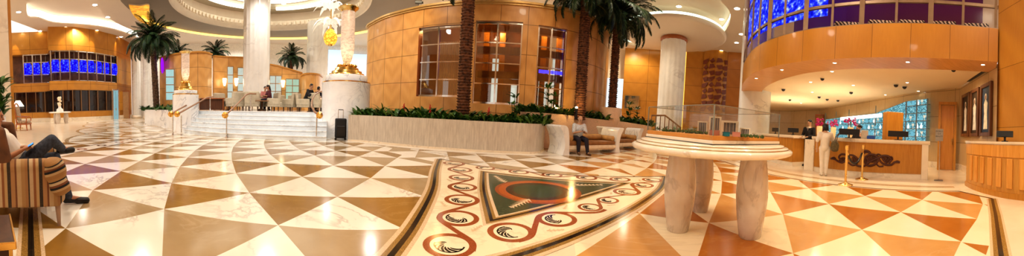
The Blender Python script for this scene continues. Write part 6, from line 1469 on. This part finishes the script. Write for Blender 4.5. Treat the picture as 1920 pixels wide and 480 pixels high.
# clerks
p = PX(1517, 10.6); person('male clerk in a black suit and tie standing behind the counter at left', tuple(p), facing(p)-.55, standing(dict(elL=(-.25, -.04, 1.12), wrL=(-.14, -.30, 1.08), elR=(.25, -.04, 1.12), wrR=(.14, -.30, 1.08))), 1.03, m_skin2, m_suit, m_suit, m_shoe, m_hblack, 1.0, (-.2, .35), 1.0, .014, 'short', suit=True)
o = [q for q in col.objects if q.get('label', '').startswith('male clerk')][0]
b = MB(); b.add([(-.045, -.128, 1.43), (.045, -.128, 1.43), (0, -.142, 1.22)], [(0, 1, 2)], 0); b.cone((0, -.02, 1.40), (0, -.02, 1.455), .075, .066, 16); b.build('shirt_collar', [m_wht], o)
b = MB(); b.add([(-.014, -.146, 1.41), (.014, -.146, 1.41), (.022, -.160, 1.25), (0, -.162, 1.20), (-.022, -.160, 1.25)], [(0, 1, 2, 3, 4)], 0); b.build('tie', [m_black], o)
p = PX(1611.5, 9.35); person('seated female receptionist with dark hair in a bun behind the counter', (p.x, p.y, .12), facing(p)-.5, seated(.62, dict(anL=(-.11, -.36, .2), anR=(.12, -.40, .2), toeL=(-.12, -.50, .15), toeR=(.13, -.54, .15), wrR=(.10, -.14, 1.12), elR=(.24, -.2, .9))), 1.0, m_skin, m_suit, m_suit, m_shoe, m_hblack, .9, (-.25, .15), .92, .014, 'bun')
o = thing('office_stool', 'tall stool under the seated receptionist', 'stool', (p.x, p.y, 0)); b = MB(); b.lathe([(.2, .66), (.22, .70), (.2, .735)], 20); b.build('seat', [m_black], o); b = MB(); b.cone((0, 0, .05), (0, 0, .67), .03, .03, 10); b.build('stem', [m_chrome], o); b = MB(); b.lathe([(.25, 0), (.25, .03), (.04, .06)], 20); b.build('base', [m_chrome], o)
# lounge guests
p = PX(575, 15.15); person('man dressed in black leaning forward on a lounge chair left of the big pedestal', (p.x, p.y, TZ+.02), facing(p)+.95, seated(.50, dict(wrL=(-.05, -.45, .92), wrR=(.05, -.48, .92)), .16), 1.08, m_skin, m_suit, m_suit, m_shoe, m_hblack, 1.0, (0, .45), 1.05, .016, 'short')
p = PX(504.5, 14.95); person('long haired woman in a dark top seated in the lounge beside the huge column', (p.x, p.y, TZ+.02), facing(p)-1.2, seated(.50), 1.0, m_skin, plain('plum_top', (.10, .02, .03), .8), m_navy, m_shoe, m_hblack, .6, (0, .2), .95, .016, 'long', female=True)
p = PX(496, 15.6); person('woman with dark hair in a pink top seated behind the long haired woman', (p.x, p.y, TZ+.02), facing(p)+.3, seated(.50), .98, m_skin2, plain('pink_top', (.55, .22, .20), .8), m_navy, m_shoe, m_hblack, .4, (0, .1), .95, .016, 'bun', female=True)
p = PX(595, 15.1); person('guest with black hair whose head shows over the armchair next to the pedestal', (p.x, p.y, TZ+.02), facing(p)+2.4, seated(.52), .98, m_skin, m_navy, m_navy, m_shoe, m_hblack, .9, (0, 0), .95, .016, 'short')

# ------------------------------------------------------------------ foreground armchair with the reclining man
O = G(110, 428); CRZ = math.atan2(-.567, -.824)
k = NT('striped_upholstery'); sp = k.n('SeparateXYZ'); k.set(sp.inputs[0], k.coord()); f = k.math('FRACT', k.math('MULTIPLY', sp.outputs[1], 3.1))
cc = k.ramp(f, [(0, (.40, .23, .09)), (.12, (.52, .36, .19)), (.26, (.16, .05, .02)), (.32, (.42, .22, .09)), (.45, (.012, .010, .010)), (.56, (.50, .33, .15)), (.66, (.26, .09, .03)), (.74, (.55, .40, .24)), (.86, (.015, .012, .012)), (.91, (.36, .18, .07))], 'CONSTANT')
nz = k.noise(k.coord(), 60, 2); k.bsdf(k.mix(k.math('MULTIPLY', nz, .25), cc, (.3, .18, .08)), .75, sheen=.3); m_stripe = k.m
k = NT('striped_cushion'); sp = k.n('SeparateXYZ'); k.set(sp.inputs[0], k.coord()); f = k.math('FRACT', k.math('MULTIPLY', k.math('ADD', sp.outputs[2], k.math('MULTIPLY', sp.outputs[1], .35)), 5.5))
cc = k.ramp(f, [(0, (.36, .19, .07)), (.22, (.50, .34, .17)), (.36, (.014, .012, .012)), (.5, (.20, .07, .025)), (.62, (.52, .38, .22)), (.76, (.02, .015, .012)), (.84, (.40, .22, .08))], 'CONSTANT'); k.bsdf(cc, .75); m_stripe2 = k.m
m_chback = plain('brown_velvet', (.16, .065, .025), .7, var=.25, scale=6)
ch = thing('armchair', 'wide striped armchair in the left foreground, seen from its side', 'armchair', (O.x, O.y, 0), CRZ)
CW = 1.25
for i, x in enumerate((.075, CW-.075)):
    c = MB(); c.box((x, .40, .44), (.13, .86, .44)); c.tube([(x, -.03, .63), (x, .0, .635), (x, .75, .635), (x, .8, .63)], [.06, .078, .078, .06], 14); c.cap((x, -.02, .3), (x, -.02, .62), .066, .07, 12); remesh(c, 'armrest', [m_stripe], ch, .015, 4)
b = MB(); b.box((CW/2, .40, .31), (CW-.24, .80, .19)); b.build('seat_frame', [m_stripe], ch, .03)
b = MB(); b.box((CW/2, .34, .44), (CW-.28, .70, .14)); b.build('seat_cushion', [m_stripe], ch, .05)
c = MB(); c.box((CW/2, .88, .64), (CW-.02, .14, .70), rx=-.12); c.tube([(.02, .91, .98), (CW-.02, .91, .98)], .07, 12); remesh(c, 'backrest', [m_chback], ch, .02, 4)
for x in (.06, CW-.06): c = MB(); c.cap((x, .50, .70), (x, .56, 1.0), .05, .055, 10); c.cap((x, .56, 1.0), (x, .88, 1.03), .055, .06, 10); c.box((x, .70, .84), (.09, .36, .36)); c.cap((x, .88, .7), (x, .88, 1.0), .06, .06, 10); remesh(c, 'wing', [m_chback], ch, .015, 4)
for x in (.07, CW-.07):
    for y in (.0, .74): b = MB(); b.add([], []); b.tube([(x, y, .24), (x, y-.012 if y < .1 else y+.03, 0)], [.042, .024], 4); b.build('leg', [plain('pale_leg_wood', (.42, .27, .18), .4)], ch)
c = MB(); c.ell((0, .02, .05), (.085, .12, .15), 16, 12); c.ell((-.02, .05, .14), (.12, .09, .06), 14, 10); c.ell((-.015, -.02, -.10), (.075, .11, .10), 14, 10); c.cap((0, .09, .12), (0, -.10, -.13), .05, .04, 10)
cu = thing('cushion', 'striped cushion slumped over the front of the near arm of the foreground armchair', 'cushion', tuple(V((O.x, O.y, 0))+Matrix.Rotation(CRZ, 3, 'Z')@V((.03, -.005, .53))), CRZ); remesh(c, 'cover', [m_stripe2], cu, .012, 4)
mx = .66
J = dict(pel=(mx, .42, .56), chest=(mx, .58, .80), neck=(mx, .67, .98), head=(mx, .69, 1.15), shL=(mx-.19, .62, .92), shR=(mx+.19, .62, .92), elL=(mx-.24, .55, .66), elR=(mx+.25, .54, .66), wrL=(mx-.22, .38, .745), wrR=(mx-.09, .36, .765),
         hipL=(mx-.09, .38, .55), hipR=(mx+.09, .38, .55), knL=(mx-.10, .015, .84), anL=(mx+.16, -.13, .70), toeL=(mx+.20, -.27, .67), knR=(mx+.07, -.03, .60), anR=(mx+.05, -.19, .085), toeR=(mx+.04, -.42, .035))
J = {k_: V(v_)-V((mx, .42, 0)) for k_, v_ in J.items()}
mp = V((O.x, O.y, 0))+Matrix.Rotation(CRZ, 3, 'Z')@V((mx, .42, 0))
person('man in jeans reclining in the foreground armchair with crossed legs, holding a phone', tuple(mp), CRZ, J, 1.0, plain('skin_warm', (.50, .23, .12), .5, var=.06), m_wht, m_jean, m_shoe, m_hblack, .42, (0, .2), 1.0, .012, 'short', grip=.9)
ph = mp+Matrix.Rotation(CRZ, 3, 'Z')@V((-.17, -.155, .80)); o = thing('phone', 'phone with glowing blue screen held by the reclining man', 'phone', tuple(ph), CRZ)
b = MB(); b.box((0, 0, 0), (.15, .075, .010), 0, rx=-.5); b.build('phone_body', [m_black], o, .004); b = MB(); b.box((0, .003, .007), (.13, .066, .003), 0, rx=-.5); b.build('screen', [glow('blue_screen', (.10, .35, 1.0), 1.6)], o)
# dark side table at the bottom left corner
sp0 = PX(-22, 1.62); o = thing('side_table', 'dark wooden side table with gilt edge in the bottom left corner', 'table', (sp0.x, sp0.y, 0), facing(sp0))
b = MB(); b.box((0, 0, .50), (.22, .40, .035)); b.build('tabletop', [wood('dark_table_wood', (.05, .02, .008), (.10, .04, .015))], o, .008); b = MB(); b.box((.113, 0, .50), (.012, .41, .04)); b.box((0, -.205, .5), (.23, .012, .04)); b.build('gilt_edge', [m_gold], o, .003)
b = MB(); b.box((0, 0, .25), (.19, .36, .46)); b.build('body', [wood('dark_table_body', (.04, .015, .006), (.08, .03, .012))], o, .008)
b = MB(); b.box((.088, -.17, .25), (.022, .025, .48)); b.build('gilt_corner', [m_gold], o, .003)
# ------------------------------------------------------------------ light
w = bpy.data.worlds.new('world'); sc.world = w; w.use_nodes = True
bg = w.node_tree.nodes['Background']; bg.inputs[0].default_value = (1.0, .92, .82, 1); bg.inputs[1].default_value = 1.1
def spot(x, y, z, e, colr, size=2.7, blend=.6, soft=.22, aim=None, name='hall_spot'):
    L = bpy.data.lights.new(name, 'SPOT'); L.energy = e; L.color = colr; L.spot_size = size; L.spot_blend = blend; L.shadow_soft_size = soft
    o = bpy.data.objects.new(name, L); o.location = (x, y, z); col.objects.link(o)
    if aim is not None: o.rotation_euler = (Vector(aim)-Vector((x, y, z))).to_track_quat('-Z', 'Y').to_euler()
    return o
for gx in range(-33, 8, 8):
    for gy in range(-12, 32, 8):
        if gx < -30 and gy > 10: continue
        if gx > 2 and gy > 16: continue
        if gx > 4 and gy > 3: continue
        t = min(1, max(0, (gx+12)/14)); c_ = (1, .975-.13*t, .93-.33*t)
        spot(gx, gy, HC-.12, 820, c_, soft=.3)
for x, d, e in ((1470, 9.6, 60), (1540, 10.2, 70), (1600, 9.2, 60), (1680, 9.0, 60), (1740, 9.2, 55), (1800, 8.9, 50), (1560, 14, 90), (1500, 17, 110), (1440, 17, 90), (1650, 11.0, 55)):
    p = PX(x, d); spot(p.x, p.y, ZS-.05, e*1.3, (1, .82, .56), 2.6, .7, .08)
for x, d, e in ((1500, 6.6, 45), (1600, 6.2, 45), (1700, 6.0, 45), (1790, 6.0, 40), (1440, 8.2, 45)):
    p = PX(x, d); spot(p.x, p.y, HC-.12, e*8, (1, .78, .5), 1.6, .7, .05)
for x, tx, tz in ((720, 715, 3.6), (800, 790, 4), (880, 900, 3.5), (990, 985, 3.5), (1070, 1070, 3.5)):
    p = PX(x, 7.5); t_ = ro_at(tx); spot(p.x, p.y, HC-.15, 1100 if x == 720 else 700 if x == 800 else 280, (1, .82, .55), .9, .8, .06, (t_.x, t_.y, tz))

for x, d, e in ((1450, 11.6, 70), (1530, 9.6, 70), (1590, 8.9, 60), (1650, 8.6, 60), (1710, 8.8, 60), (1560, 13.5, 90), (1480, 18, 130)):   # added uplights hidden behind the counters to brighten the reception ceiling
    p = PX(x, d); spot(p.x, p.y, .9, e*2.8, (1, .84, .6), 2.4, .8, .08, (p.x, p.y, 5))
for x, d, tx, td, tz, e in ((640, 5.0, 648, 12, 1.6, 650), (440, 6.0, 440, 13, .6, 500), (560, 6.0, 545, 13, .6, 450), (350, 7.0, 348, 14, 1.2, 400)):      # neutral spots added to whiten the pedestals and steps
    p = PX(x, d); t_ = PX(tx, td, tz); spot(p.x, p.y, HC-.15, e, (1, .98, .96), .7, .8, .06, tuple(t_))
